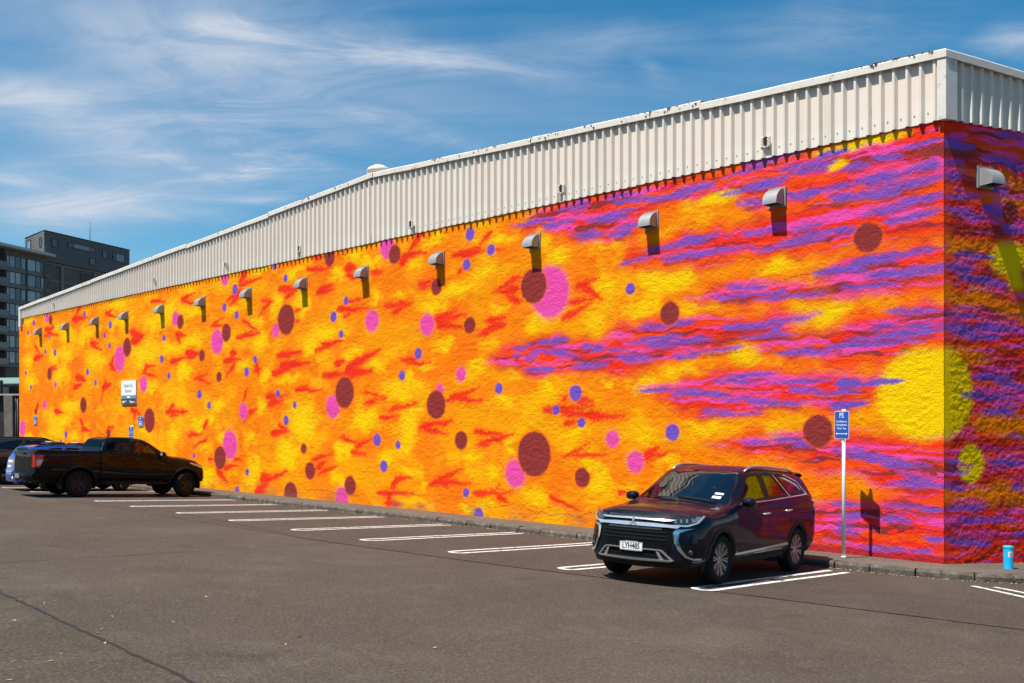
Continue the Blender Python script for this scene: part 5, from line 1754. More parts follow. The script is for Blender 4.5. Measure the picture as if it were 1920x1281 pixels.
def fine_poly(poly, step=.06):
    out = []
    for a, b in zip(poly, poly[1:] + poly[:1]):
        n = max(1, int(math.hypot(b[0] - a[0], b[1] - a[1]) / step))
        for k in range(n):
            out.append((a[0] + (b[0] - a[0]) * k / n, a[1] + (b[1] - a[1]) * k / n))
    return out


def side_window(body, poly, side, parent, glass, frame_m, frame=.032, chrome=None):
    """pane following the flank, with a black border strip"""
    fp = fine_poly(poly)
    ins = fine_poly(inset_poly(poly, frame))
    k = len(fp)
    inner = res_closed(inset_poly(poly, frame), k)
    outer = res_closed(poly, k)
    mb = MB()
    P = lambda p, off: (p[0], (body.side_y(p[0], p[1]) + off) * side, p[1])
    rows = [[P(p, .001) for p in outer + outer[:1]], [P(p, .008) for p in outer + outer[:1]], [P(p, .008) for p in inner + inner[:1]], [P(p, -.006) for p in inner + inner[:1]]]
    mb.grid(rows, False)
    fr = mb.build('window_frame', frame_m, parent)
    # pane: fan of rings towards the middle
    c = np.mean(np.array(inner), 0)
    mb = MB()
    rings = [[(p[0] + (c[0] - p[0]) * f, p[1] + (c[1] - p[1]) * f) for p in inner + inner[:1]] for f in (-.02, .33, .66, .98)]
    mb.grid([[P(p, .002) for p in rg] for rg in rings], True)
    pane = mb.build('window', glass, parent)
    return fr


def res_closed(poly, n):
    L = list(poly) + [poly[0]]
    return [tuple(p) for p in res2(L, n + 1)[:-1]]


def wheel(parent, x, y, r, width, rim_r, style, side, steer=0.0):
    """tyre with its rim as a child; outer face towards the side of the car"""
    w = width / 2
    mb = MB()
    prof = [(rim_r - .005, -w * .78), (rim_r + .012, -w * .92), (rim_r + (r - rim_r) * .45, -w), (r - .022, -w * .90), (r - .006, -w * .72), (r, -w * .40), (r - .006, -w * .38), (r - .006, -w * .30), (r, -w * .28), (r, w * .28),
            (r - .006, w * .30), (r - .006, w * .38), (r, w * .40), (r - .006, w * .72), (r - .022, w * .90), (rim_r + (r - rim_r) * .45, w), (rim_r + .012, w * .92), (rim_r - .005, w * .78)]
    mb.lathe(prof, 40, 'y')
    t = mb.build('wheel', M['tyre'], parent)
    t.location = (x, y, r)
    t.rotation_euler = (0, random.uniform(0, 6), (0 if side > 0 else math.pi) + steer)
    t.rotation_mode = 'XYZ'
    mb = MB()
    mb.lathe([(.001, w * .30), (rim_r * .6, w * .12), (rim_r - .03, w * .05), (rim_r - .018, w * .80), (rim_r, w * .84), (rim_r, w * .7), (rim_r - .01, -w * .8)], 40, 'y')
    mb.build('rim', M['rim_dark'], t)
    sp = MB()
    n = {'suv': 20, 'ute': 12, 'small': 10}[style]
    for k in range(n):
        if style == 'suv':
            a = 2 * math.pi * (k // 2) / 10 + (.105 if k % 2 else -.105)
            ro, wi, wo = rim_r - .012, .008, .0135
            conv = .6
        elif style == 'ute':
            a = 2 * math.pi * (k // 2) / 6 + (.16 if k % 2 else -.16)
            ro, wi, wo = rim_r - .012, .016, .014
            conv = .9
        else:
            a = 2 * math.pi * (k // 2) / 5 + (.12 if k % 2 else -.12)
            ro, wi, wo = rim_r - .012, .014, .012
            conv = .9
        a0 = a * 1.0
        ai = (2 * math.pi * (k // 2) / (n // 2)) * (1 - conv) + a * conv
        ai = 2 * math.pi * (k // 2) / (n // 2) + (a - 2 * math.pi * (k // 2) / (n // 2)) * .9
        p0 = Vector((math.cos(ai), 0, math.sin(ai))) * .052
        p1 = Vector((math.cos(a), 0, math.sin(a))) * ro
        tn = Vector((-math.sin(a), 0, math.cos(a)))
        y0, y1 = w * .62, w * .80
        vs = []
        for p, ww, yy in ((p0, wi, y0), (p1, wo, y1)):
            for dy in (-.03, 0):
                for sg in (-1, 1):
                    q = p + tn * ww * sg
                    vs.append((q.x, yy + dy, q.z))
        sp.add(vs, [(0, 1, 5, 4), (2, 6, 7, 3), (0, 4, 6, 2), (1, 3, 7, 5), (4, 5, 7, 6)])
    sp.lathe([(.001, w * .68), (.030, w * .68), (.058, w * .60), (.062, w * .3)], 20, 'y')
    sp.build('spokes', {'suv': M['alloy'], 'ute': M['black_alloy'], 'small': M['alloy']}[style], t)
    return t


def well(parent, ax, r, y0, y1, side):
    mb = MB()
    rows = []
    for k in range(17):
        a = math.radians(-12 + 204 * k / 16)
        c, s = math.cos(a) * r, math.sin(a) * r
        rows.append([(ax + c, side * y0, .36 + s), (ax + c, side * y1, .36 + s)])
    mb.grid(rows, True)
    mb.prism([(ax + math.cos(math.radians(-12 + 204 * k / 16)) * r, .36 + math.sin(math.radians(-12 + 204 * k / 16)) * r) for k in range(17)], side * y0, side * (y0 + .01))
    return mb.build('wheel_well', M['dark_void'], parent)


def seat(parent, x, y, z, head=True):
    mb = MB()
    sec = [(-.24, .10), (.24, .12), (.26, .0), (-.24, -.06)]
    mb.prism([(x + a, z + b) for a, b in sec], y - .24, y + .24)
    back = [(-.22, .05), (-.30, .42), (-.34, .62), (-.42, .62), (-.40, .40), (-.32, .0)]
    mb.prism([(x + a, z + b) for a, b in back], y - .23, y + .23)
    if head:
        hd = [(-.335, .65), (-.345, .84), (-.43, .84), (-.43, .65)]
        mb.prism([(x + a, z + b) for a, b in hd], y - .12, y + .12)
    return mb.build('car_seat', M['interior'], parent)


def mirror(parent, body, x, z, side, paint, lamp=None):
    y = body.side_y(x, z)
    mb = MB()
    mb.tube([(x, side * (y - .03), z - .02), (x + .0, side * (y + .07), z + .01)], [.03, .022], 8)
    cx, cy, cz = x + .0, side * (y + .125), z + .05
    prof = [(.001, .075), (.050, .066), (.076, .04), (.086, .0), (.084, -.04), (.078, -.05)]
    vs, fs = [], []
    n = 20
    for rr, h in prof:
        for k in range(n):
            t = 2 * math.pi * k / n
            e = .8
            c, s = math.copysign(abs(math.cos(t)) ** e, math.cos(t)), math.copysign(abs(math.sin(t)) ** e, math.sin(t))
            vs.append((cx + h, cy + rr * 1.22 * c, cz + rr * .82 * s))
    for i in range(len(prof) - 1):
        for k in range(n):
            fs.append((i * n + k, i * n + (k + 1) % n, (i + 1) * n + (k + 1) % n, (i + 1) * n + k))
    mb.add(vs, fs, True)
    m = mb.build('wing_mirror', paint, parent)
    g = MB()
    g.add([(cx - .049, cy + .086 * math.cos(t), cz + .056 * math.sin(t)) for t in np.linspace(0, 2 * math.pi, 18)[:-1]], [tuple(range(17))])
    g.build('mirror_glass', M['chrome'], m)
    if lamp:
        q = MB()
        q.box((cx + .045, cy - .10, cz - .012), (cx + .085, cy + .10, cz + .012))
        q.build('indicator', lamp, m)
    return m


def vehicle_root(name, x, y, heading, scale, label, cat):
    """heading: unit vector the nose points along, on the sloping car park"""
    r = empty(name, (0, 0, 0), 0, label, cat)
    n = Vector((0, SLOPE, 1)).normalized()
    h = Vector((heading[0], heading[1], 0))
    h = (h - n * h.dot(n)).normalized()
    l = n.cross(h)
    sx, sy, sz = scale
    r.matrix_world = Matrix(((h.x * sx, l.x * sy, n.x * sz, x), (h.y * sx, l.y * sy, n.y * sz, y), (h.z * sx, l.z * sy, n.z * sz, z_road(y) + .008), (0, 0, 0, 1)))
    return r


def underside(parent, x0, x1, w, z0, z1):
    mb = MB()
    mb.box((x0, -w, z0), (x1, w, z1))
    return mb.build('underbody', M['dark_void'], parent)


# ---- estate / SUV shape shared by the three wagons, each with its own size and paint
def wagon_body():
    lin = lambda *k: list(k)
    roles = [
        (lin((0, 0)), lin((-2.43, .30), (-1.9, .22), (1.9, .20), (2.26, .24))),
        (lin((-2.43, .72), (-2.0, .80), (1.8, .80), (2.26, .74)), lin((-2.43, .34), (-1.8, .27), (1.7, .25), (2.26, .27))),
        (lin((-2.43, .80), (-2.0, .885), (-1, .885), (1.9, .885), (2.26, .82)), lin((-2.43, .48), (-1.9, .43), (1.9, .42), (2.26, .42))),
        (lin((-2.43, .83), (-2.0, .905), (1.7, .905), (2.26, .83)), lin((-2.43, .76), (2.26, .68))),
        (lin((-2.43, .83), (-2.0, .895), (.9, .890), (1.7, .885), (2.26, .78)), lin((-2.43, .99), (-1.2, 1.0), (.9, .95), (1.7, .90), (2.26, .84))),
        (lin((-2.43, .78), (-2.0, .845), (0, .855), (.9, .845), (1.2, .81), (1.9, .76), (2.26, .70)), lin((-2.43, 1.10), (-2.1, 1.20), (-1.2, 1.195), (-.6, 1.165), (.5, 1.12), (.95, 1.07), (1.2, 1.035), (1.7, .99), (2.1, .965), (2.26, .945))),
        (lin((-2.43, .70), (-2.25, .66), (-2.0, .62), (-.5, .635), (.2, .625), (.6, .68), (.98, .745), (1.15, .68), (2.26, .55)), lin((-2.43, 1.12), (-2.33, 1.23), (-2.05, 1.50), (-1.6, 1.560), (-.6, 1.60), (-.1, 1.595), (.2, 1.545), (.55, 1.335), (.98, 1.085), (1.15, 1.06), (1.7, 1.03), (2.1, 1.0), (2.26, .965))),
        (lin((-2.43, .38), (2.26, .34)), lin((-2.43, 1.13), (-2.33, 1.25), (-2.05, 1.545), (-1.6, 1.605), (-.6, 1.645), (-.1, 1.64), (.2, 1.585), (.55, 1.37), (.98, 1.115), (1.15, 1.095), (1.7, 1.06), (2.1, 1.035), (2.26, .99))),
        (lin((0, 0)), lin((-2.43, 1.135), (-2.33, 1.26), (-2.05, 1.555), (-1.6, 1.615), (-.6, 1.655), (-.1, 1.65), (.2, 1.595), (.55, 1.38), (.98, 1.125), (1.15, 1.105), (1.7, 1.07), (2.1, 1.042), (2.26, .995)))]
    An = lambda y, z: .36 * (y / .9) ** 3 + np.interp(z, [.2, .35, .55, .75, .88, .95, 1.05], [.09, .01, .0, .02, .06, .10, .2])
    At = lambda y, z: .24 * (y / .9) ** 3.5 + np.interp(z, [.3, .5, .75, 1.0, 1.2, 1.6], [.04, .0, .02, .05, .10, .2])
    return Body(roles, 2.26, -2.43, An, At, [(-2.1, 0), (.0, .0), (.25, .10), (.98, .16), (1.25, .05), (1.6, 0)], [-1.04, -.24, .84, 1.02], hard=(.22, -2.31, -2.06, 2.235))


def wagon(name, x, y, heading, scale, label, cat, paint, detail):
    root = vehicle_root(name, x, y, heading, scale, label, cat)
    b = wagon_body()
    r = b.rowpos
    arches = [(1.335, .355, .395), (-1.335, .355, .395)]
    wins = [[(-.17, 1.165), (.70, 1.13), (.20, 1.50), (.02, 1.545), (-.21, 1.55)], [(-.29, 1.17), (-.32, 1.55), (-.72, 1.545), (-.99, 1.205)], [(-1.13, 1.225), (-.86, 1.54), (-1.25, 1.525), (-1.62, 1.42), (-1.78, 1.25)]]

    def classify(xc, row, z):
        if row >= r[6] + 1 and .22 < xc < .98:
            return '*windscreen'
        if row >= r[6] + 1 and -2.31 < xc < -2.06:
            return '*rear_window'
        if row >= r[5] and xc > 1.02:
            return '*bonnet' if row >= r[5] + 5 else 'front_wing'
        if row >= r[6] - 1 and xc < .98:
            return '*roof'
        if row < r[1]:
            return '*floor_pan'
        if xc > .84:
            return 'front_wing' if (xc < 1.95 or z > .80) else 'bumper_corner'
        if z < .33:
            return 'sill'
        if xc > -.24 and row < r[6]:
            return 'front_door'
        if xc > -1.04 and row < r[6]:
            return 'rear_door'
        if xc < -2.0 and z < .72:
            return '*rear_bumper'
        return 'rear_quarter'
    mats = {'windscreen': M['glass_screen'], 'rear_window': M['glass_dark'], 'floor_pan': M['dark_void'], 'sill': M['trim'], 'bumper_corner': paint, 'rear_bumper': paint}
    pr = b.panels(classify, arches, wins, root, mats, paint)
    b.fascia(True, lambda z: 'bumper_face', root, mats, paint)
    b.fascia(False, lambda z: 'tailgate' if z > .72 else 'rear_bumper_face', root, mats, paint)
    doors = {('front_door', 1): pr['front_door'][0], ('front_door', -1): pr['front_door'][1], ('rear_door', 1): pr['rear_door'][0], ('rear_door', -1): pr['rear_door'][1]}
    for sd in (1, -1):
        side_window(b, wins[0], sd, doors[('front_door', sd)], M['glass_light'] if detail else M['glass_dark'], M['satin'])
        side_window(b, wins[1], sd, doors[('rear_door', sd)], M['glass_dark'], M['satin'])
        side_window(b, wins[2], sd, root, M['glass_dark'], M['satin'])
        for ax in (1.335, -1.335):
            b.arch_lip(ax, .355, .395, .055, .010, M['trim'], root, sd)
            well(root, ax, .40, .50, .86, sd)
            wheel(root, ax, sd * .785, .352, .225, .242, 'suv' if detail else 'small', sd)
        mirror(root, b, .70, 1.09, sd, paint)
        b.on_side([(-.160, 1.150), (-.200, 1.555)], [(-.232, 1.152), (-.236, 1.555)], .006, M['satin'], 'pillar_trim', doors[('front_door', sd)], sd, 10, 2)
        b.on_side([(-.248, 1.152), (-.252, 1.555)], [(-.300, 1.155), (-.330, 1.555)], .006, M['satin'], 'pillar_trim', doors[('rear_door', sd)], sd, 10, 2)
        dk = M['chrome'] if detail else paint
        for dn, hx, hz in (('front_door', -.10, .955), ('rear_door', -.92, .985)):
            mb = MB()
            yy = b.side_y(hx, hz)
            mb.tube([(hx - .105, sd * (yy - .005), hz), (hx - .085, sd * (yy + .030), hz + .004), (hx + .085, sd * (yy + .032), hz - .002), (hx + .105, sd * (yy - .005), hz - .006)], [.011, .014, .014, .011], 8)
            mb.build('handle', dk, doors[(dn, sd)])
        # roof rail
        mb = MB()
        pts = []
        for k in range(13):
            f = k / 12
            xx = .10 - 1.95 * f
            i = int(np.argmin(abs(b.xs - xx)))
            zt = b.G[i, r[6], 2]
            lift = .045 * min(1, math.sin(math.pi * min(f, 1 - f) * 3.2 if min(f, 1 - f) < .16 else math.pi / 2))
            pts.append((xx, sd * (b.G[i, r[6], 1] - .02), zt + .012 + lift))
        mb.tube(pts, [.012] + [.020] * 11 + [.012], 8)
        mb.build('roof_rail', M['silver'] if detail else M['trim'], root)
        # lamps
        b.on_end(False, [(sd * .56, .99), (sd * .80, .98)], [(sd * .56, .84), (sd * .80, .80)], .012, M['lamp_red'], 'tail_lamp', root, 8)
    underside(root, -2.0, 1.9, .70, .24, .45)
    # cabin
    mb = MB()
    mb.prism([(.72, .80), (1.0, 1.06), (.78, 1.08), (.55, 1.03), (.45, .70)], -.74, .74)
    mb.build('dashboard', M['interior'], root)
    for px_, py_ in ((-.05, .38), (-.05, -.38), (-.95, .38), (-.95, -.38)):
        seat(root, px_, py_, .58)
    mb = MB()
    mb.box((-1.9, -.72, .46), (.9, .72, .54))
    mb.build('cabin_floor', M['interior'], root)
    mb = MB()
    ring = []
    for k in range(17):
        a = 2 * math.pi * k / 16
        ring.append((.40 + .08 * math.sin(a), -.38 + .18 * math.cos(a), .98 + .16 * math.sin(a)))
    mb.tube(ring, .014, 6, False)
    mb.build('steering_wheel', M['interior'], root)
    return root, b, pr, doors


def build_suv():
    root, b, pr, doors = wagon('parked_suv', -2.10, -3.80, (.109, -.994), (.985, .985, .985), 'dark navy SUV with chrome front trim backed up to the mural wall', 'car', M['navy'], True)
    E = lambda A, B, off, m, n, cnt=14, mm=3, par=root: b.on_end(True, A, B, off, m, n, par, cnt, mm)
    # black centre panel and lower opening
    grille = E([(-.60, .775), (.60, .775)], [(-.52, .40), (.52, .40)], .010, M['satin'], 'grille')
    E([(-.50, .935), (.50, .935)], [(-.56, .775), (.56, .775)], .006, M['satin'], 'upper_grille')
    # honeycomb strips
    for z0, z1, yw in ((.945, .922, .46), (.786, .764, .42)):
        mb = MB()
        nn = 44
        for k in range(nn):
            y = -yw + 2 * yw * (k + .5) / nn
            for zz in np.linspace(z1, z0, 3)[:-1]:
                x = b.end_face(True, y, zz) + .010
                mb.box((x - .01, y - .004, zz), (x + .006, y + .004, zz + (z0 - z1) * .32))
        tag(mb.build('honeycomb', M['silver'], grille), kind='stuff')
    # two chrome bars running into the lamps
    E([(-.60, .905), (0, .914), (.60, .905)], [(-.52, .882), (0, .888), (.52, .882)], .028, M['chrome'], 'chrome_bar', 30)
    E([(-.66, .828), (-.3, .848), (.3, .848), (.66, .828)], [(-.62, .792), (-.48, .800), (.48, .800), (.62, .792)], .032, M['chrome'], 'chrome_bar', 30)
    for z in (.735, .685, .635, .425):
        E([(-.50 + .06 * (z < .5), z), (.50 - .06 * (z < .5), z)], [(-.50 + .06 * (z < .5), z - .014), (.50 - .06 * (z < .5), z - .014)], .018, M['trim'], 'grille_bar', 24, 1, grille)
    # three-diamond badge
    mb = MB()
    bx = b.end_face(True, 0, .86) + .040
    u = .047

    def dia(cy, cz, ang):
        pts = []
        for a, rad in ((0, 0), (30, u), (0, u * 1.73), (-30, u)):
            t = math.radians(ang + a)
            pts.append((cy + rad * math.sin(t), cz + rad * math.cos(t)))
        return pts
    for ang in (0, 120, -120):
        mb.prism(dia(0, .845, ang), bx, bx + .012, lambda p, q, d: (d, p, q))
    mb.build('badge', M['chrome'], root)
    for sd in (1, -1):
        # headlamps with dark housings, bright inner blades and a chrome lower lip
        hl = E([(sd * .50, .925), (sd * .70, .955), (sd * .845, .972)], [(sd * .57, .838), (sd * .72, .842), (sd * .845, .885)], .014, M['lamp_dark'], 'headlight', 14)
        for k in range(4):
            y0 = .56 + .062 * k
            E([(sd * y0, .905 + .008 * k), (sd * (y0 + .022), .905 + .008 * k)], [(sd * (y0 + .02), .862 + .006 * k), (sd * (y0 + .040), .862 + .006 * k)], .019, M['lamp_clear'], 'lamp_blade', 3, 1, hl)
        E([(sd * .79, .955), (sd * .835, .955)], [(sd * .78, .88), (sd * .835, .895)], .019, M['lamp_clear'], 'lamp_blade', 3, 1, hl)
        E([(sd * .57, .836), (sd * .72, .838), (sd * .815, .880), (sd * .855, .968)], [(sd * .56, .818), (sd * .73, .818), (sd * .835, .868), (sd * .872, .965)], .022, M['chrome'], 'chrome_lip', 18, 1, hl)
        # sweeping chrome blade under each lamp
        E([(sd * .60, .775), (sd * .575, .735), (sd * .590, .62), (sd * .645, .50), (sd * .725, .405), (sd * .80, .375)], [(sd * .80, .795), (sd * .655, .745), (sd * .645, .62), (sd * .685, .51), (sd * .745, .425), (sd * .82, .392)], .026, M['bright_chrome'], 'chrome_blade', 22, 3)
        E([(sd * .80, .372), (sd * .875, .375)], [(sd * .80, .396), (sd * .875, .398)], .022, M['silver'], 'chrome_blade', 6, 1)
        # fog lamp in a dark pocket
        E([(sd * .71, .60), (sd * .84, .60)], [(sd * .75, .44), (sd * .85, .42)], .008, M['satin'], 'fog_pocket', 8)
        mb = MB()
        mb.lathe([(.001, .03), (.022, .026), (.034, .012), (.040, 0)], 16, 'y')
        fog = mb.build('fog_lamp', M['lamp_dark'], root)
        fog.location = (b.end_face(True, .775, .47) + .01, sd * .775, .475)
        fog.rotation_euler = (0, 0, math.radians(-90 + (-1) * 0))
        # silver lower frame
        E([(sd * .17, .500), (sd * .42, .498), (sd * .46, .485), (sd * .60, .345)], [(sd * .17, .486), (sd * .415, .484), (sd * .445, .470), (sd * .577, .345)], .040, M['silver'], 'skid_frame', 18, 1)
        E([(sd * .37, .470), (sd * .405, .470)], [(sd * .43, .350), (sd * .475, .350)], .036, M['silver'], 'skid_frame', 4, 2)
        b.on_side([(.86, .455), (.90, .415), (-.90, .490)], [(.94, .392), (.88, .385), (-.94, .445)], .016, M['silver'], 'side_moulding', root, sd, 22, 2)
        # chrome window line
        b.on_side([(.66, 1.118), (-.30, 1.155), (-1.05, 1.195), (-1.80, 1.235)], [(.66, 1.107), (-.30, 1.143), (-1.05, 1.182), (-1.80, 1.222)], .011, M['chrome'], 'chrome_trim', root, sd, 30, 1)
        b.on_side([(-.74, 1.53), (-1.07, 1.205)], [(-.765, 1.53), (-1.10, 1.208)], .013, M['chrome'], 'chrome_trim', root, sd, 10, 1)
        b.on_side([(-1.24, 1.525), (-1.62, 1.425), (-1.80, 1.235)], [(-1.25, 1.537), (-1.64, 1.437), (-1.83, 1.235)], .011, M['chrome'], 'chrome_trim', root, sd, 14, 1)
        b.on_side([(-1.93, 1.13), (-2.02, 1.10), (-1.99, 1.02), (-2.06, .90)], [(-2.0, 1.14), (-2.08, 1.08), (-2.04, 1.02), (-2.09, .90)], .014, M['chrome'], 'lamp_trim', root, sd, 12, 1)
        b.on_side([(-2.0, 1.10), (-2.2, 1.08)], [(-2.03, .88), (-2.2, .88)], .010, M['lamp_red'], 'tail_lamp', root, sd, 6, 2)
    E([(-.60, .365), (0, .355), (.60, .365)], [(-.565, .338), (0, .328), (.565, .338)], .048, M['silver'], 'skid_frame', 24, 2)
    E([(-.75, .33), (.75, .33)], [(-.72, .255), (.72, .255)], .012, M['trim'], 'lower_lip', 24, 2)
    # registration plate in its silver holder
    px_ = b.end_face(True, 0, .52) + .030
    mb = MB()
    mb.box((px_ - .012, -.10, .448), (px_ + .002, .10, .585))
    mb.build('plate_holder', M['silver'], root)
    mb = MB()
    mb.prism(round_rect(.18, .0575, .012), px_, px_ + .010, lambda u, v, d: (d, u, v + .515))
    pl = mb.build('number_plate', M['plate'], root)
    mb = MB()
    for rr in ((.176, .053, .010), ):
        o_, i_ = round_rect(*rr), round_rect(rr[0] - .004, rr[1] - .004, rr[2])
        mb.grid([[(px_ + .0108, u, v + .515) for u, v in o_ + o_[:1]], [(px_ + .0108, u, v + .515) for u, v in i_ + i_[:1]]], False)
    mb.build('plate_border', M['plate_text'], pl)
    text_mesh('LYH485', .108, M['plate_text'], 'lettering', pl, (px_ + .0115, 0, .516), (math.radians(90), 0, math.radians(90)), .78, .0006, .0022)
    # windscreen labels, wipers
    for (yy, zz) in ((.575, .0), (.575, .052)):
        i = int(np.argmin(abs(b.xs - (.80 - zz))))
        mb = MB()
        rows = []
        for dx in (0, .055 if zz == 0 else .04):
            row = []
            for y in (yy - .07, yy + .05):
                xs_ = .86 - zz * 1.75 - dx
                c = b.ring(xs_)
                k = b.rowpos[6]
                z = np.interp(y, c[k:, 1][::-1], c[k:, 2][::-1])
                X = np.interp(y, c[k:, 1][::-1], c[k:, 0][::-1])
                row.append((X + .003, y, z + .006))
            rows.append(row)
        mb.grid(rows, False)
        mb.build('windscreen_label', M['paper'], root, recalc=False)
    for y0, y1 in ((.62, .02), (.0, -.55)):
        mb = MB()
        pts = []
        for k in range(9):
            y = y0 + (y1 - y0) * k / 8
            c = b.ring(.955 - .05 * k / 8)
            kk = b.rowpos[6]
            z = np.interp(abs(y), c[kk:, 1][::-1], c[kk:, 2][::-1])
            X = np.interp(abs(y), c[kk:, 1][::-1], c[kk:, 0][::-1])
            pts.append((X, y, z + .018))
        mb.tube(pts, .009, 6)
        mb.build('wiper', M['trim'], root)
    # spoiler
    mb = MB()
    rows = []
    for k in range(13):
        y = -.60 + 1.2 * k / 12
        c = b.ring(-1.98)
        kk = b.rowpos[6]
        z = np.interp(abs(y), c[kk:, 1][::-1], c[kk:, 2][::-1])
        rows.append([(-1.90, y, z + .03), (-2.12, y, z + .035), (-2.20, y, z - .0), (-2.10, y, z - .03)])
    mb.grid(rows, True)
    mb.build('spoiler', M['navy'], root)
    # small far cluster behind the screen: interior mirror
    mb = MB()
    mb.box((.30, -.11, 1.43), (.33, .11, 1.50))
    mb.build('interior_mirror', M['interior'], root)


build_suv()


def build_pickup():
    root = vehicle_root('parked_pickup', -23.30, -3.84, (.018, .9998), (1.01, 1.01, 1.0), 'black double cab pickup parked nose first against the mural, its bed covered', 'pickup')
    k = lambda *a: list(a)
    roles = [
        (k((0, 0)), k((-2.86, .55), (0, .40), (2.42, .42))),
        (k((-2.86, .82), (0, .82), (2.1, .80), (2.42, .72)), k((-2.86, .60), (-2.2, .56), (-1.03, .46), (1.2, .43), (2.0, .48), (2.42, .50))),
        (k((-2.86, .88), (0, .90), (2.0, .90), (2.42, .80)), k((-2.86, .72), (-1.03, .66), (2.0, .62), (2.42, .60))),
        (k((-2.86, .915), (-1.6, .935), (0, .925), (1.6, .935), (2.42, .82)), k((-2.86, .92), (2.42, .80))),
        (k((-2.86, .915), (-1.6, .925), (0, .92), (1.6, .905), (2.42, .78)), k((-2.86, 1.14), (0, 1.12), (1.2, 1.05), (2.42, .92))),
        (k((-2.86, .89), (0, .885), (.9, .87), (1.2, .82), (2.0, .78), (2.42, .68)), k((-2.86, 1.285), (-1.05, 1.305), (-.15, 1.30), (.9, 1.245), (1.15, 1.20), (1.75, 1.135), (2.2, 1.06), (2.42, .985))),
        (k((-2.86, .84), (-1.06, .84), (-.99, .76), (-.86, .665), (0, .645), (.35, .65), (.75, .72), (1.05, .77), (1.16, .72), (2.42, .56)), k((-2.86, 1.315), (-1.06, 1.335), (-1.03, 1.34), (-.98, 1.46), (-.88, 1.69), (-.6, 1.745), (-.1, 1.755), (.25, 1.715), (.45, 1.63), (1.05, 1.26), (1.16, 1.235), (1.75, 1.18), (2.2, 1.09), (2.42, 1.0))),
        (k((-2.86, .40), (2.42, .35)), k((-2.86, 1.325), (-1.06, 1.345), (-1.03, 1.35), (-.98, 1.48), (-.88, 1.72), (-.6, 1.78), (-.1, 1.79), (.25, 1.75), (.45, 1.66), (1.05, 1.295), (1.16, 1.27), (1.75, 1.21), (2.2, 1.12), (2.42, 1.02))),
        (k((0, 0)), k((-2.86, 1.33), (-1.06, 1.35), (-1.03, 1.355), (-.98, 1.485), (-.88, 1.725), (-.6, 1.785), (-.1, 1.797), (.25, 1.757), (.45, 1.667), (1.05, 1.30), (1.16, 1.275), (1.75, 1.215), (2.2, 1.125), (2.42, 1.03)))]
    An = lambda y, z: .30 * (y / .9) ** 3 + np.interp(z, [.4, .6, .8, .95, 1.05], [.06, .0, .02, .07, .16])
    At = lambda y, z: .05 * (y / .9) ** 6 + np.interp(z, [.5, .75, 1.2, 1.3], [.03, .0, .0, .03])
    b = Body(roles, 2.42, -2.86, An, At, [(-2, 0), (.2, .0), (.45, .08), (1.05, .10), (1.3, .03), (1.6, 0)], [-.07, .95, 1.14], hard=(.42, -.985, -.875, -1.02, -1.045))
    r = b.rowpos
    P = M['black_paint']
    wins = [[(.0, 1.335), (.84, 1.29), (.40, 1.615), (.20, 1.675), (-.02, 1.69)], [(-.13, 1.34), (-.15, 1.69), (-.55, 1.685), (-.83, 1.62), (-.93, 1.38)]]

    def classify(xc, row, z):
        if -1.045 < xc < -1.02 and row < r[6]:
            return None
        if row >= r[6] + 1 and .42 < xc < 1.05:
            return '*windscreen'
        if row >= r[6] + 1 and -.985 < xc < -.875:
            return '*rear_window'
        if xc < -1.045:
            if row >= r[6]:
                return '*tonneau_cover'
            return '*floor_pan' if row < r[1] else 'bed_side'
        if row < r[1]:
            return '*floor_pan'
        if row >= r[5] and xc > 1.14:
            return '*bonnet' if row >= r[5] + 5 else 'front_wing'
        if row >= r[6] - 1 and xc < 1.05:
            return '*roof'
        if xc > .95:
            return 'front_wing' if (xc < 2.05 or z > .88) else 'bumper_corner'
        if z < .50:
            return 'sill'
        if xc > -.07:
            return 'front_door'
        if xc > -.96:
            return 'rear_door'
        return 'rear_pillar'
    mats = {'windscreen': M['glass_light'], 'rear_window': M['glass_black'], 'floor_pan': M['dark_void'], 'sill': M['trim'], 'tonneau_cover': M['satin'], 'bumper_corner': P}
    pr = b.panels(classify, [(1.61, .40, .475), (-1.61, .40, .475)], wins, root, mats, P)
    b.fascia(True, lambda z: 'grille' if z > .72 else 'bumper_face', root, {'grille': M['satin'], 'bumper_face': P}, P)
    b.fascia(False, lambda z: 'tailgate' if z > .78 else 'rear_valance', root, {'rear_valance': M['trim']}, P)
    for i, sd in enumerate((1, -1)):
        fd, rd = pr['front_door'][i], pr['rear_door'][i]
        side_window(b, wins[0], sd, fd, M['glass_light'], M['satin'], .028)
        side_window(b, wins[1], sd, rd, M['glass_black'], M['satin'], .028)
        for ax in (1.61, -1.61):
            b.arch_lip(ax, .40, .475, .06, .018, M['trim'], root, sd, -10, 190)
            well(root, ax, .48, .48, .88, sd)
        wheel(root, 1.61, sd * .79, .39, .265, .225, 'ute', sd, math.radians(24))
        wheel(root, -1.61, sd * .79, .39, .265, .225, 'ute', sd)
        mirror(root, b, .80, 1.27, sd, M['satin'], M['lamp_amber'])
        for dn, hx, hz in ((fd, .12, 1.10), (rd, -.82, 1.12)):
            mb = MB()
            yy = b.side_y(hx, hz)
            mb.tube([(hx - .11, sd * (yy - .005), hz), (hx - .09, sd * (yy + .034), hz + .004), (hx + .09, sd * (yy + .034), hz), (hx + .11, sd * (yy - .005), hz)], .015, 8)
            mb.build('handle', M['satin'], dn)
        # tail lamp wraps the rear corner
        b.on_end(False, [(sd * .70, 1.20), (sd * .895, 1.19)], [(sd * .735, .85), (sd * .895, .85)], .012, M['lamp_red'], 'tail_lamp', root, 8, 4)
        tl = b.on_side([(-2.60, 1.205), (-2.80, 1.21)], [(-2.71, .84), (-2.81, .85)], .014, M['lamp_red'], 'tail_lamp', root, sd, 6, 6)
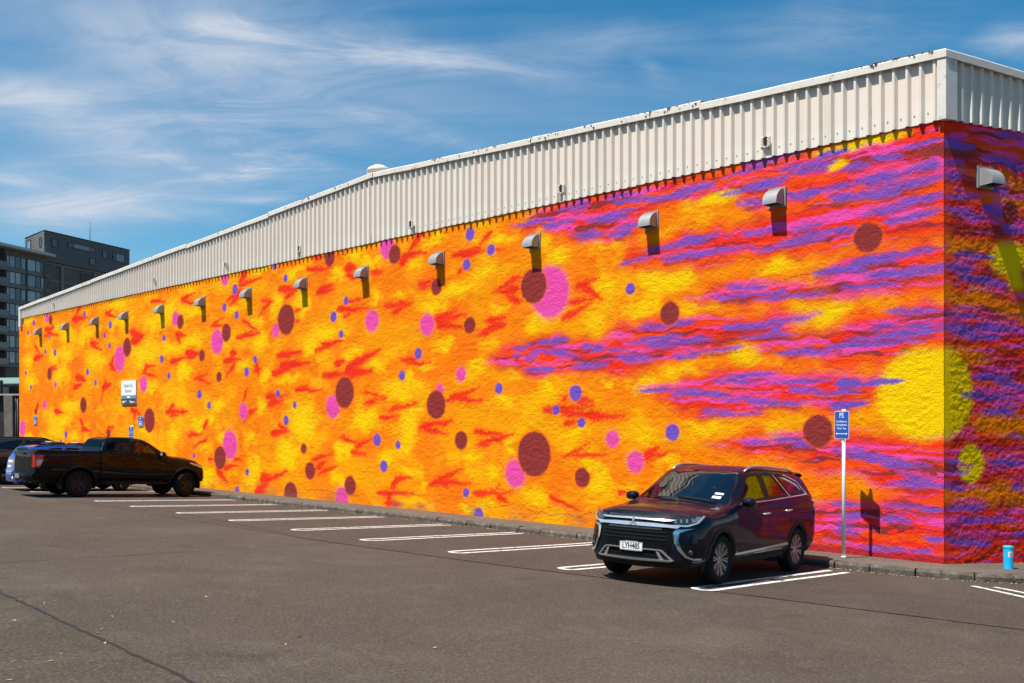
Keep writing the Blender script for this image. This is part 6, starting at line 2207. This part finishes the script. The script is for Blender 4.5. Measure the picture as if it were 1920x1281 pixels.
        b.on_side([(-2.628, 1.06), (-2.795, 1.06)], [(-2.70, .90), (-2.80, .90)], .0185, M['lamp_white'], 'lamp_lens', tl, sd, 6, 3)
        # side step, belt moulding and headlamp
        mb = MB()
        mb.tube([(1.02, sd * .84, .43), (.95, sd * .95, .42), (-.95, sd * .95, .43), (-1.02, sd * .84, .44)], .035, 8)
        mb.build('side_step', M['trim'], root)
        b.on_side([(.80, 1.262), (-.93, 1.338)], [(.80, 1.245), (-.93, 1.318)], .010, M['satin'], 'belt_moulding', root, sd, 20, 1)
        b.on_side([(1.70, 1.085), (2.08, 1.02), (2.16, .97)], [(1.90, .985), (2.08, .92), (2.16, .90)], .012, M['lamp_clear'], 'headlight', root, sd, 8, 3)
        b.on_side([(1.72, 1.06), (1.82, 1.055)], [(1.86, .985), (1.93, .985)], .018, M['lamp_amber'], 'indicator', root, sd, 4, 2)
        # mud flaps and bed rails
        mb = MB()
        mb.box((-2.10, sd * .80 - .13, .24), (-2.085, sd * .80 + .13, .60))
        mb.build('mud_flap', M['trim'], root)
        mb = MB()
        mb.box((-2.78, sd * .845 - .035, 1.30), (-1.06, sd * .845 + .035, 1.352))
        mb.build('bed_rail', M['trim'], root)
    # closing plate between cab and bed
    mb = MB()
    mb.box((-1.03, -.83, .55), (-1.022, .83, 1.30))
    mb.build('bulkhead', M['dark_void'], root)
    mb = MB()
    mb.box((-2.84, -.84, .80), (-2.80, .84, 1.27))
    mb.build('tailgate_inner', M['dark_void'], root)
    # rear step bumper with plate
    mb = MB()
    rows = []
    for kx in range(15):
        y = -.90 + 1.8 * kx / 14
        c = .12 * (abs(y) / .9) ** 4
        rows.append([(-2.82 + c, y, .47), (-2.99 + c, y, .49), (-3.00 + c, y, .66), (-2.93 + c, y, .69), (-2.80 + c, y, .69)])
    mb.grid(rows, True)
    mb.build('rear_bumper', M['satin'], root)
    mb = MB()
    mb.box((-3.012, -.18, .515), (-3.002, .18, .64))
    mb.build('number_plate', M['silver'], root)
    mb = MB()
    mb.tube([(-2.95, 0, .46), (-3.12, 0, .46), (-3.12, 0, .52)], .028, 10)
    mb.lathe([(.001, .05), (.022, .04), (.026, .022), (.016, 0)], 12, 'z', (-3.12, 0, .515))
    mb.build('tow_ball', M['silver'], root)
    # oval badge and pressed letters on the tailgate
    mb = MB()
    mb.prism([(.085 * math.cos(t), .035 * math.sin(t)) for t in np.linspace(0, 2 * math.pi, 21)[:-1]], -2.872, -2.862, lambda u, v, d: (d, u, v + 1.12))
    mb.build('badge', M['black_alloy'], root)
    mb = MB()
    mb.box((-2.885, -.16, 1.20), (-2.862, .16, 1.245))
    mb.build('tailgate_handle', M['satin'], root)
    # tonneau slats
    mb = MB()
    for kx in range(20):
        x = -2.72 + kx * .082
        mb.box((x, -.79, 1.333), (x + .070, .79, 1.343 + .001 * (kx % 2)))
    mb.build('tonneau_cover', M['satin'], root)
    # roof aerial
    mb = MB()
    mb.tube([(-.62, -.35, 1.775), (-.70, -.35, 1.80), (-1.02, -.35, 2.02)], [.014, .007, .004], 6)
    mb.build('aerial', M['trim'], root)
    underside(root, -2.6, 2.1, .55, .40, .62)
    mb = MB()
    mb.box((-.98, -.76, .60), (1.1, .76, .68))
    mb.build('cabin_floor', M['interior'], root)
    mb = MB()
    mb.prism([(.80, .90), (1.08, 1.22), (.85, 1.25), (.62, 1.18), (.52, .80)], -.76, .76)
    mb.build('dashboard', M['interior'], root)
    for px_, py_ in ((.12, .38), (.12, -.38), (-.40, .38), (-.40, -.38)):
        seat(root, px_, py_, .72)
    mb = MB()
    mb.tube([(.46 + .06 * math.sin(a), -.38 + .18 * math.cos(a), 1.16 + .16 * math.sin(a)) for a in np.linspace(0, 2 * math.pi, 17)], .014, 6, False)
    mb.build('steering_wheel', M['interior'], root)


build_pickup()


def build_blue_car():
    root, b, pr, doors = wagon('parked_hatchback', -26.6, -3.95, (.02, 1), (.86, .95, .90), 'small bright blue car with white and yellow stickers, half hidden behind the pickup', 'car', M['blue_paint'], False)
    for yc, zc, w_, h_, m in ((.15, 1.02, .30, .085, M['sign_white']), (-.12, 1.02, .14, .085, M['yellow_sticker']), (.12, .84, .24, .08, M['sign_white']), (-.05, .84, .10, .07, M['yellow_sticker']), (.10, .66, .62, .05, M['pale_sticker'])):
        b.on_end(False, [(yc - w_ / 2, zc + h_ / 2), (yc + w_ / 2, zc + h_ / 2)], [(yc - w_ / 2 - .02, zc - h_ / 2), (yc + w_ / 2 - .02, zc - h_ / 2)], .014, m, 'sticker', root, 6, 2)
    # low roof boxes, white plates standing in for their sunlit tops
    for x in (-.95, .0):
        mb = MB()
        rows = []
        for xx, hh in ((-.34, .02), (-.26, .09), (.26, .10), (.36, .02)):
            rows.append([(x + xx, y, 1.64 + hh * s) for y, s in ((-.40, .0), (-.36, 1), (.36, 1), (.40, .0))])
        mb.grid(rows, False)
        p = mb.build('roof_vent', M['trim'], root)
        mb = MB()
        mb.box((x - .18, -.30, 1.735), (x + .16, .30, 1.755))
        mb.build('lit_top', M['sign_white'], p)
    mb = MB()
    mb.tube([(-1.9, .3, 1.58), (-2.15, .3, 1.80)], [.01, .004], 6)
    mb.build('aerial', M['trim'], root)


build_blue_car()


def build_people_mover():
    wagon('parked_people_mover', -31.0, -3.6, (.03, 1), (1.0, 1.0, 1.02), 'dark brown people mover cut off by the left edge of the picture', 'car', M['brown_paint'], False)


build_people_mover()

# ------------------------------------------------------------------ far buildings at the left edge
M['concrete_dark'] = mat('dark_concrete', (.125, .115, .10), .85, noise=.22, nscale=.5)
M['concrete_mid'] = mat('grey_concrete', (.185, .172, .155), .85, noise=.18, nscale=.4)
M['charcoal_board'] = mat('charcoal_cladding', (.115, .108, .102), .6, noise=.10, nscale=.8)
M['frame_dark'] = mat('dark_window_frame', (.012, .013, .015), .4, noise=.05)
M['pane'] = mat('window_pane', (.16, .20, .235), .12, coat=.6, coat_rough=.03, noise=.5, nscale=.35)
M['pane_curtain'] = mat('curtained_pane', (.30, .34, .355), .2, coat=.6, coat_rough=.03, noise=.25, nscale=.6)
M['pane_dark'] = mat('dark_pane', (.03, .036, .045), .12, coat=.6, coat_rough=.03, noise=.3, nscale=.5)
M['eave'] = mat('pale_eave', (.42, .44, .44), .5, noise=.08)
M['balustrade'] = mat('balcony_glass', (.05, .065, .07), .1, coat=.5, noise=.2)


def window_unit(parent, x0, x1, z0, z1, y, splits, mats, name='window', bar=.09):
    """frame with its panes as children; splits are relative pane widths, a pane may be split into two heights"""
    mb = MB()
    mb.box((x0, y - .06, z0), (x1, y + .05, z0 + bar))
    mb.box((x0, y - .06, z1 - bar), (x1, y + .05, z1))
    tot = sum(w for w, h in splits)
    xs = [x0]
    for w, h in splits:
        xs.append(xs[-1] + (x1 - x0) * w / tot)
    for x in xs:
        mb.box((x - bar / 2, y - .065, z0 + .001), (x + bar / 2, y + .055, z1 - .001))
    for (w, h), xa, xb in zip(splits, xs, xs[1:]):
        if h:
            z = z0 + (z1 - z0) * h
            mb.box((xa, y - .062, z - bar / 2), (xb, y + .052, z + bar / 2))
    o = mb.build(name, M['frame_dark'], parent)
    for i, ((w, h), xa, xb) in enumerate(zip(splits, xs, xs[1:])):
        p = MB()
        p.box((xa + bar / 2, y, z0 + bar), (xb - bar / 2, y + .02, z1 - bar))
        p.build('pane', mats[i % len(mats)], o)
    return o


def build_apartments():
    rz = math.atan2(.8828, -.4698)
    r = empty('apartment_block', (-182.63, 49.69, 0), rz, 'grey apartment block with rows of wide windows and a pale eave, at the left edge', 'building')
    mb = MB()
    mb.box((-26, 1.6, -.8), (-9.7, 12, 33.0))
    mb.box((-9.7, .12, -.8), (-.02, 12, 33.0))
    mb.build('wall', M['concrete_dark'], r)
    mb = MB()
    mb.hexa([(-26, -1.6, 33.0), (.5, -1.6, 33.0), (.5, 12.5, 33.0), (-26, 12.5, 33.0), (-26, -1.6, 33.5), (.5, -1.6, 33.5), (.5, 12.5, 33.9), (-26, 12.5, 33.9)])
    mb.build('roof', M['eave'], r)
    rnd = random.Random(4)
    for k in range(7):
        zb = 12.6 + 2.86 * k
        zt = zb + 2.15
        mb = MB()
        mb.box((-26, -.65, zb - .72), (-9.6, 1.9, zb - .35))
        mb.box((-9.6, -.22, zb - .70), (-.1, .2, zb - .04))
        mb.build('floor_slab', M['concrete_mid'], r)
        mats = [M['pane_dark'], M['pane'], M['pane_curtain'], M['pane'], M['pane_curtain']]
        rnd.shuffle(mats)
        window_unit(r, -9.5, -5.05, zb, zt, .06, [(1.1, .30), (2.4, 0), (2.3, 0), (2.0, 0)] if k != 6 else [(1.1, .30), (2.4, 0), (2.4, 0), (2.0, 0)], mats)
        window_unit(r, -4.72, -.75, zb, zt, .06, [(2.3, 0), (1.5, 0), (.8, .34)], mats[::-1])
        mb = MB()
        mb.box((-5.3, -.75, zb - .62), (-4.6, -.2, zb - .12))
        mb.box((-.95, -.75, zb - .62), (-.2, -.2, zb - .12))
        mb.build('beam_end', M['concrete_mid'], r)
        window_unit(r, -15.5, -10.2, zb - .2, zt + .1, 1.55, [(1.5, 0), (1.5, 0), (1.5, 0)], [M['pane_dark'], M['pane']])
        mb = MB()
        mb.box((-26, -.60, zb - .30), (-9.75, -.54, zb + .75))
        mb.build('balustrade', M['balustrade'], r)
    return r


build_apartments()


def build_tower():
    rz = math.atan2(.90844, -.41801)
    r = empty('tower_block', (-182.99, 49.34, 0), rz, 'taller block with charcoal boarded top floors and a thin mast, behind the white cladding', 'building')
    foot = [(0, 0), (22.26, 0), (26, 10), (4.8, 9.86)]
    mb = MB()
    mb.prism([(a * 1.0 + (.25 if i in (0, 3) else 0), b + (.45 if i < 2 else 0)) for i, (a, b) in enumerate(foot)], -.8, 32.4, lambda u, v, d: (u, v, d))
    mb.build('wall', M['concrete_dark'], r)
    mb = MB()
    mb.prism([(a + (.10 if i in (0, 3) else -.1), b + (.10 if i < 2 else -.1)) for i, (a, b) in enumerate(foot)], 32.36, 37.95, lambda u, v, d: (u, v, d))
    mb.build('upper_wall', M['charcoal_board'], r)
    mb = MB()
    mb.prism([(-.06, -.06), (22.35, -.06), (26.1, 10.1), (4.75, 9.96)], 37.96, 38.12, lambda u, v, d: (u, v, d))
    mb.build('roof', M['frame_dark'], r)
    # lapped boards on both faces
    L2 = math.hypot(4.8, 9.86)
    ux, uy = 4.8 / L2, 9.86 / L2
    nx, ny = -uy, ux
    n = 14
    for k in range(n):
        z = 32.4 + k * (5.5 / n)
        h = 5.5 / n - .035
        mb = MB()
        mb.hexa([(.0, -.02, z), (22.28, -.02, z), (22.28, .09, z), (.0, .09, z), (.0, .03, z + h), (22.28, .03, z + h), (22.28, .09, z + h), (.0, .09, z + h)])
        mb.build('cladding_board', M['charcoal_board'], r)
        mb = MB()
        v = []
        for zz, o in ((z, .03), (z + h, -.01)):
            for (s, oo) in ((.05, o), (L2, o), (L2, -.08), (.05, -.08)):
                v.append((ux * s + nx * oo, uy * s + ny * oo, zz))
        mb.hexa(v)
        mb.build('cladding_board', M['charcoal_board'], r)
    for x0, x1, z0, z1, sp in ((1.76, 3.17, 35.2, 36.85, [(1, 0)]), (5.65, 12.62, 35.85, 36.82, [(1.4, 0), (4.2, 0), (1.4, 0)]), (14.63, 15.93, 35.1, 36.8, [(1, 0)]), (17.5, 20.7, 35.1, 36.72, [(.8, .5), (2.4, 0)]), (11.22, 12.62, 33.3, 34.65, [(1, 0)])):
        window_unit(r, x0, x1, z0, z1, -.05, sp, [M['pane_dark'], M['pane'], M['pane_dark']])
    sub = empty('left_face', (0, 0, 0), math.atan2(uy, ux) + math.pi, parent=r)
    sub.name = 'return_face'
    for s0, s1, z0, z1 in ((7.5, 9.7, 35.2, 37.3), (1.45, 2.4, 35.1, 36.9), (2.6, 5.4, 32.7, 34.2)):
        window_unit(sub, -s1, -s0, z0, z1, -.06, [(1, 0)], [M['pane'] if s0 > 5 else M['pane_dark']], bar=.12)
    for z in (28.7, 25.6, 22.5, 19.4, 31.9):
        mb = MB()
        mb.box((.2, .30, z), (22.2, .46, z + .35))
        mb.build('floor_slab', M['concrete_mid'], r)
    for x in (4.2, 12.62, 20.8):
        mb = MB()
        mb.box((x, .12, -.5), (x + .68, .46, 31.9))
        mb.build('column', M['concrete_mid'], r)
    for z in (29.55, 26.9, 23.6, 20.4):
        window_unit(r, 3.3, 3.85, z, z + 1.9, .42, [(1, .35)], [M['pane_dark']])
        window_unit(r, 9.3, 12.3, z + .2, z + 1.8, .42, [(1, 0)], [M['frame_dark']])
    mb = MB()
    mb.tube([(13.4, 2, 37.9), (13.4, 2, 42.4)], .07, 6)
    mb.build('mast', M['concrete_mid'], r)
    return r


build_tower()


def build_green_roof_house():
    a = math.atan2(-.58795, .59054 * 0 + 0) if False else 0
    # faces back along the view: local x runs to the right of the picture
    rz = math.atan2(.7055, .7087)
    r = empty('low_house', (-75.1, 8.58, 0), rz, 'low brown house with a pale green roof beyond the far end of the mural', 'building')
    green = mat('green_roof', (.17, .27, .215), .6, noise=.10, nscale=2)
    brown = mat('brown_brick', (.105, .045, .032), .85, noise=.3, nscale=4)
    brown_trim = mat('brown_fascia', (.07, .030, .024), .7, noise=.15)
    cream = mat('cream_wall', (.60, .56, .48), .8, noise=.1)
    mb = MB()
    mb.box((-8, .3, .3), (6, 9, 5.0))
    mb.build('wall', brown, r)
    mb = MB()
    mb.hexa([(-8.5, -.2, 5.05), (6.5, -.2, 5.25), (6.5, 9.4, 5.9), (-8.5, 9.4, 5.9), (-8.5, -.2, 5.12), (6.5, -.2, 5.32), (6.5, 9.4, 6.25), (-8.5, 9.4, 6.05)])
    mb.build('roof', green, r)
    mb = MB()
    mb.box((-8.0, -1.5, 5.20), (.86, -1.15, 5.42))
    mb.box((.62, -1.5, 4.05), (.84, -1.15, 5.22))
    mb.build('fascia', brown_trim, r)
    mb = MB()
    mb.box((-8.0, -1.46, 4.95), (.60, -1.2, 5.198))
    mb.box((.40, -1.46, 4.3), (.60, -1.2, 4.948))
    mb.build('white_trim', cream, r)
    mb = MB()
    mb.box((-8, -1.2, .3), (.55, .3, 4.95))
    mb.build('porch', cream, r)


build_green_roof_house()


def build_retaining_wall():
    rz = math.atan2(.7055, .7087)
    r = empty('retaining_wall', (-61.0, 4.26, 0), rz, 'dark concrete wall with a pale column below the green roofed house', 'wall')
    mb = MB()
    mb.box((-10, .25, -.6), (9, .9, 3.95))
    mb.build('wall_face', mat('stained_concrete', (.035, .032, .028), .95, noise=.5, nscale=1.2), r)
    mb = MB()
    mb.box((-10, -.05, 3.96), (9, .9, 4.06))
    mb.build('coping', M['eave'], r)
    mb = MB()
    mb.hexa([(.40, -.15, -.6), (.90, -.15, -.6), (.90, .24, -.6), (.40, .24, -.6), (.30, -.15, 3.95), (.86, -.15, 3.95), (.86, .24, 3.95), (.30, .24, 3.95)])
    mb.build('column', mat('weathered_concrete', (.19, .165, .13), .9, noise=.35, nscale=2.5), r)
    for x in (.98, 1.10):
        mb = MB()
        mb.tube([(x, .05, -.6), (x, .05, 3.94)], .035, 8)
        mb.build('downpipe', M['concrete_mid'], r)
    mb = MB()
    mb.box((.75, -.9, -.6), (3.0, -.4, 1.15))
    mb.build('low_block', M['concrete_mid'], r)


build_retaining_wall()


def build_treeline():
    """the dark belt of trees across the car park, behind the viewer, that the cars' paint and screens mirror"""
    leaf = mat('tree_leaf', (.035, .055, .018), .8, noise=.5, nscale=.6)
    g = np.random.default_rng(8)
    vs, fs = [], []
    for k in range(64):
        cx = -150 + 250 * k / 63 + g.normal(0, 1.2)
        cy = -52 - 8 * g.random() - .0012 * min((cx - 10) ** 2, 3000)
        hgt = 7 + 6 * g.random()
        n = 420
        th, u = g.random(n) * 6.283, g.random(n)
        rad = (2.6 + 1.6 * g.random()) * np.sqrt(1 - (2 * u - 1) ** 2) * (.6 + .5 * g.random(n))
        P = np.stack([cx + rad * np.cos(th) * 1.3, cy + rad * np.sin(th), 1.0 + u * hgt], 1)
        for p in P:
            a = g.normal(0, 1, 3)
            a /= np.linalg.norm(a)
            b = np.cross(a, g.normal(0, 1, 3))
            b /= np.linalg.norm(b)
            s = .35 + .35 * g.random()
            o = len(vs)
            vs += [tuple(p - a * s), tuple(p + b * s * .6), tuple(p + a * s), tuple(p - b * s * .6)]
            fs.append((o, o + 1, o + 2, o + 3))
    o = MB().add(vs, fs).build('tree_line', leaf, recalc=False)
    tag(o, 'dark belt of trees across the car park from the mural', 'trees', kind='stuff')


build_treeline()

# everything is placed; give copies their final matrices
bpy.context.view_layer.update()
